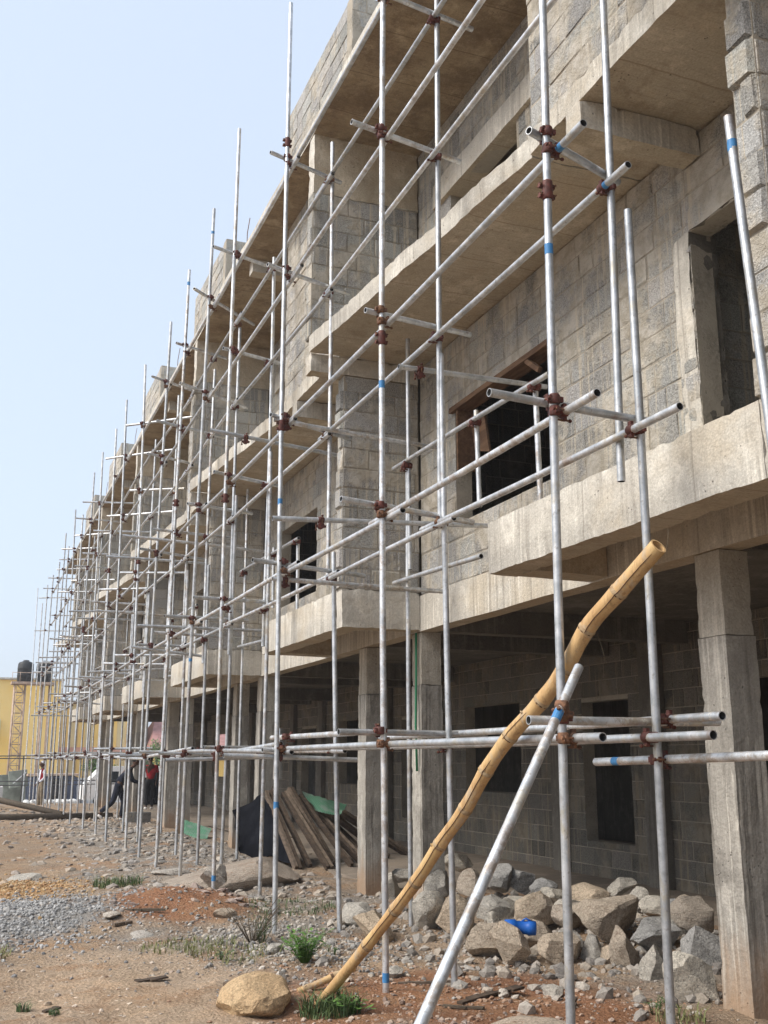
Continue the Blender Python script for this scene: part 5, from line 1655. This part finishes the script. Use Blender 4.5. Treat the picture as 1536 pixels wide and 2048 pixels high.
for x in (13.6, 16.0, 18.3):
    mb = MB(); gbox(mb, x, x + 1.0, 75.92, 75.99, 0.7, 1.8, 'glass', 1, 0); mb.build('window', h3)

# water tank tower
tw = bpy.data.objects.new('tank_tower', None); COL.objects.link(tw); tw.location = (0, 0, 0)
tag(tw, 'thin lattice steel tower carrying two black water tanks', 'tower')
mb = MB()
for x in (2.75, 3.35):
    for y in (66, 66.6):
        cyl(mb, (x, y, -0.8), (x, y, 6.05), 0.05, 0.05, 'rustrail', 6)
for k in range(11):
    z = -0.4 + k * 0.6
    for (a, b) in (((2.75, 66), (3.35, 66)), ((2.75, 66.6), (3.35, 66.6)), ((2.75, 66), (2.75, 66.6)), ((3.35, 66), (3.35, 66.6))):
        cyl(mb, (*a, z), (*b, z), 0.025, 0.025, 'rustrail', 5)
        cyl(mb, (*(a if k % 2 else b), z), (*(b if k % 2 else a), z + 0.6), 0.018, 0.018, 'rustrail', 5)
mb.build('lattice', tw)
mb = MB()
for x in (4.35, 4.75):
    for y in (66, 66.6): cyl(mb, (x, y, -0.8), (x, y, 6.05), 0.06, 0.06, 'rustrail', 6)
mb.build('leg', tw)
mb = MB(); gbox(mb, 2.55, 5.0, 65.7, 67.0, 6.06, 6.2, 'rustrail', 1, 0); mb.build('platform', tw)
mb = MB()
for k in range(22): cyl(mb, (2.85, 65.9, -0.6 + k * 0.3), (3.2, 65.9, -0.6 + k * 0.3), 0.015, 0.015, 'rustrail', 5)
for x in (2.85, 3.2): cyl(mb, (x, 65.9, -0.8), (x, 65.9, 6.1), 0.018, 0.018, 'rustrail', 5)
mb.build('ladder', tw)
mb = MB()
for x in (2.57, 3.0, 3.75, 4.98): cyl(mb, (x, 65.72, 6.2), (x, 65.72, 6.75), 0.014, 0.014, 'rustrail', 5)
cyl(mb, (2.57, 65.72, 6.72), (4.98, 65.72, 6.72), 0.014, 0.014, 'rustrail', 5)
mb.build('railing', tw)
for k, x in enumerate((3.30, 4.36)):
    tk = MB()
    pr = [(0.0, .44), (0.03, .46), (0.33, .46), (0.35, .47), (0.38, .46), (0.68, .46), (0.70, .47), (0.73, .46), (0.95, .45), (1.04, .40), (1.10, .22), (1.12, .17), (1.17, .17), (1.18, .05)]
    sweep(tk, [(x, 66.3, 6.205 + z * 1.1) for z, _ in pr], [r_ for _, r_ in pr], 'tank', 20)
    tag(tk.build('water_tank'), ('black ribbed water tank on the tower, beside the yellow building', 'black ribbed water tank on the tower, on the scaffold side')[k], 'water tank', 'water tanks on the tower')

# rail fence across the end of the yard
fe = bpy.data.objects.new('rail_fence', None); COL.objects.link(fe)
tag(fe, 'thin dark steel rail fence across the far end of the yard', 'fence')
for z in (1.82, 1.72, 0.78, 0.62):
    mb = MB(); cyl(mb, (-3, 47.6, z), (6.5, 48.6, z + 0.05), 0.022, 0.022, 'rail', 6); mb.build('rail', fe)
for k in range(8):
    x = -2.4 + k * 1.25
    mb = MB(); cyl(mb, (x, 47.66 + (x + 3) * 0.105, -0.5), (x, 47.66 + (x + 3) * 0.105, 1.84), 0.028, 0.028, 'rail', 6); mb.build('post', fe)
# pale rough wall, green strip, shed with tarpaulin
mb = MB(); gbox(mb, -6, 2.2, 57, 57.25, -1.0, 0.42, 'lowwall', 0.3, 0.06); tag(mb.build('yard_wall'), 'low pale rough wall before the yellow building', 'wall')
mb = MB(); gbox(mb, -6, 3.45, 60, 60.2, -1.0, 0.95, 'greenwall', 0.4, 0.05); tag(mb.build('yard_wall'), 'dull green wall behind the low pale wall', 'wall')
mb = MB(); obox(mb, (3.0, 59.3, 0.75), (0.45, 0, 0.05), (0, 0.3, 0), (-0.05, 0, 0.42), 'greenwall'); obox(mb, (3.05, 58.98, 0.8), (0.3, 0, 0.28), (0, 0.01, 0), (-.02, 0, 0.02), 'white')
tag(mb.build('skip'), 'dull green slanted bin before the tower foot', 'bin')
sh = bpy.data.objects.new('tarp_shed', None); COL.objects.link(sh)
tag(sh, 'low shed of dark blue tarpaulin with a black doorway', 'shed')
mb = MB(); gbox(mb, 3.5, 5.9, 58.5, 60.5, -1, 0.86, 'bluetarp', 0.3, 0.05); mb.build('wall', sh)
mb = MB(); gbox(mb, 4.6, 5.2, 58.35, 58.42, -1, 0.78, 'dark', 0.3, 0.02); mb.build('doorway', sh)  # solid near-black panel standing in for the shade inside the opening
mb = MB(); gbox(mb, 3.4, 6.0, 58.3, 60.6, 0.9, 1.0, 'rustrail', 0.4, 0.03); mb.build('roof', sh)
mb = MB(); gbox(mb, 6.1, 16, 60.5, 60.7, -1, 0.75, 'white', 0.6, 0.03); tag(mb.build('yard_wall'), 'white wall seen between the far columns', 'wall')
rg = random.Random(8)
for k in range(14):
    x, y, z = 3.3 + (k % 7) * 0.36 + rg.uniform(-.05, .05), 55.5 + rg.uniform(-.2, .2), -0.66 + 0.2 * (k // 7)
    o = rock('cement_sack', x, y, z, 0.46, 0.24, 900 + k, 'sack', 0.7, 2, cuts=4, lo=0.75, hi=0.95, rough=0.06)
    tag(o, f"white sack in the {'lower' if k < 7 else 'upper'} row by the blue shed, {ORD[k % 7]} from the wall", 'sack', 'white sacks before the shed')

# white van behind the far columns
van = bpy.data.objects.new('parked_van', None); COL.objects.link(van)
van.location = (7.6, 52.5, -0.45)
tag(van, 'white parked van behind the far columns', 'van')
prof = [(-2.1, 0.35), (-2.1, 1.0), (-1.95, 1.1), (-1.35, 1.75), (-1.1, 1.85), (1.9, 1.85), (2.05, 1.7), (2.1, 0.9), (2.1, 0.35)]
mb = MB()
n = len(prof)
for k in range(n):
    a, b = prof[k], prof[(k + 1) % n]
    mb.face([Vector((a[0], -0.8, a[1])), Vector((b[0], -0.8, b[1])), Vector((b[0], 0.8, b[1])), Vector((a[0], 0.8, a[1]))], 'white')
mb.face([Vector((x, -0.8, z)) for x, z in reversed(prof)], 'white'); mb.face([Vector((x, 0.8, z)) for x, z in prof], 'white')
mb.build('body', van)
for (xa, xb) in ((-1.35, -0.5), (-0.4, 0.7), (0.8, 1.8)):
    mb = MB(); mb.face([Vector((xa + (0.0 if xa > -1 else -0.2), -0.805, 1.12)), Vector((xb, -0.805, 1.12)), Vector((xb, -0.805, 1.62)), Vector((xa + 0.1, -0.805, 1.62))], 'glass'); mb.build('window', van)
for x in (-1.3, 1.35):
    mb = MB(); cyl(mb, (x, -0.85, 0.32), (x, -0.62, 0.32), 0.32, 0.32, 'rubber', 18); w_ = mb.build('wheel', van)
    mb = MB(); cyl(mb, (x, -0.86, 0.32), (x, -0.845, 0.32), 0.17, 0.17, 'rail', 14); mb.build('rim', w_)
# dark heap and tree beyond
tag(rock('dark_heap', 6.9, 42.0, -0.1, 1.5, 1.0, 950, 'tarp', 0.8, 4, rough=0.2), 'dark covered heap before the white van', 'heap')


def tree(x, y, z, h, cr, seed, label):
    rg = random.Random(seed)
    root = bpy.data.objects.new('tree', None); COL.objects.link(root); root.location = (x, y, z)
    tag(root, label, 'tree')
    mb = MB(); sweep(mb, [(0, 0, -0.2), (0.05, 0, h * 0.4), (0, 0.05, h * 0.8)], [0.14, 0.1, 0.04], 'twig', 8)
    for k in range(6):
        a = rg.uniform(0, 6.28); sweep(mb, [(0, 0, h * 0.45), (math.cos(a) * cr * .5, math.sin(a) * cr * .5, h * .65), (math.cos(a) * cr * .8, math.sin(a) * cr * .8, h * .85)], [0.05, 0.03, 0.01], 'twig', 5)
    mb.build('trunk', root)
    mb = MB()
    cl = [(rg.gauss(0, cr * .45), rg.gauss(0, cr * .45), h * .72 + rg.gauss(0, h * .14), cr * rg.uniform(.25, .45)) for _ in range(16)]
    for _ in range(2600):
        c_ = rg.choice(cl)
        d = Vector((rg.gauss(0, 1), rg.gauss(0, 1), rg.gauss(0, 1))).normalized() * c_[3] * rg.random() ** 0.4
        p = Vector(c_[:3]) + d
        a = Vector((rg.gauss(0, 1), rg.gauss(0, 1), rg.gauss(0, 1))).normalized(); b = a.orthogonal().normalized()
        s_ = rg.uniform(0.05, 0.11)
        mb.face([p, p + a * s_ + b * s_ * .4, p + a * s_ * 2, p + a * s_ - b * s_ * .4], 'leaf_dark' if rg.random() < .6 else 'leaf', True)
    mb.build('crown', root)


tree(11.6, 68, -0.65, 3.4, 1.2, 3, 'small green tree before the red roofed house')
tree(8.0, 66, -0.65, 2.4, 1.0, 4, 'low green bush like tree beyond the white wall')

# ------------------------------------------------------------------ hazy air
bm = bmesh.new()
bmesh.ops.create_cube(bm, size=1.0)
me = bpy.data.meshes.new('haze')
for v in bm.verts: v.co = Vector((v.co.x * 1000, 430 + v.co.y * 1000, 9.0 + v.co.z * 24.0))
bm.to_mesh(me); bm.free()
hz = bpy.data.materials.new('hazy_air')
hz.use_nodes = True
nt = hz.node_tree
nt.nodes.clear()
vo = nt.nodes.new('ShaderNodeVolumePrincipled')
vo.inputs['Color'].default_value = (0.93, 0.95, 1.0, 1)
vo.inputs['Density'].default_value = 0.0011
vo.inputs['Anisotropy'].default_value = 0.2
mo = nt.nodes.new('ShaderNodeOutputMaterial')
nt.links.new(vo.outputs[0], mo.inputs['Volume'])
me.materials.append(hz)
haze = bpy.data.objects.new('haze', me)
COL.objects.link(haze)
tag(haze, kind='stuff')
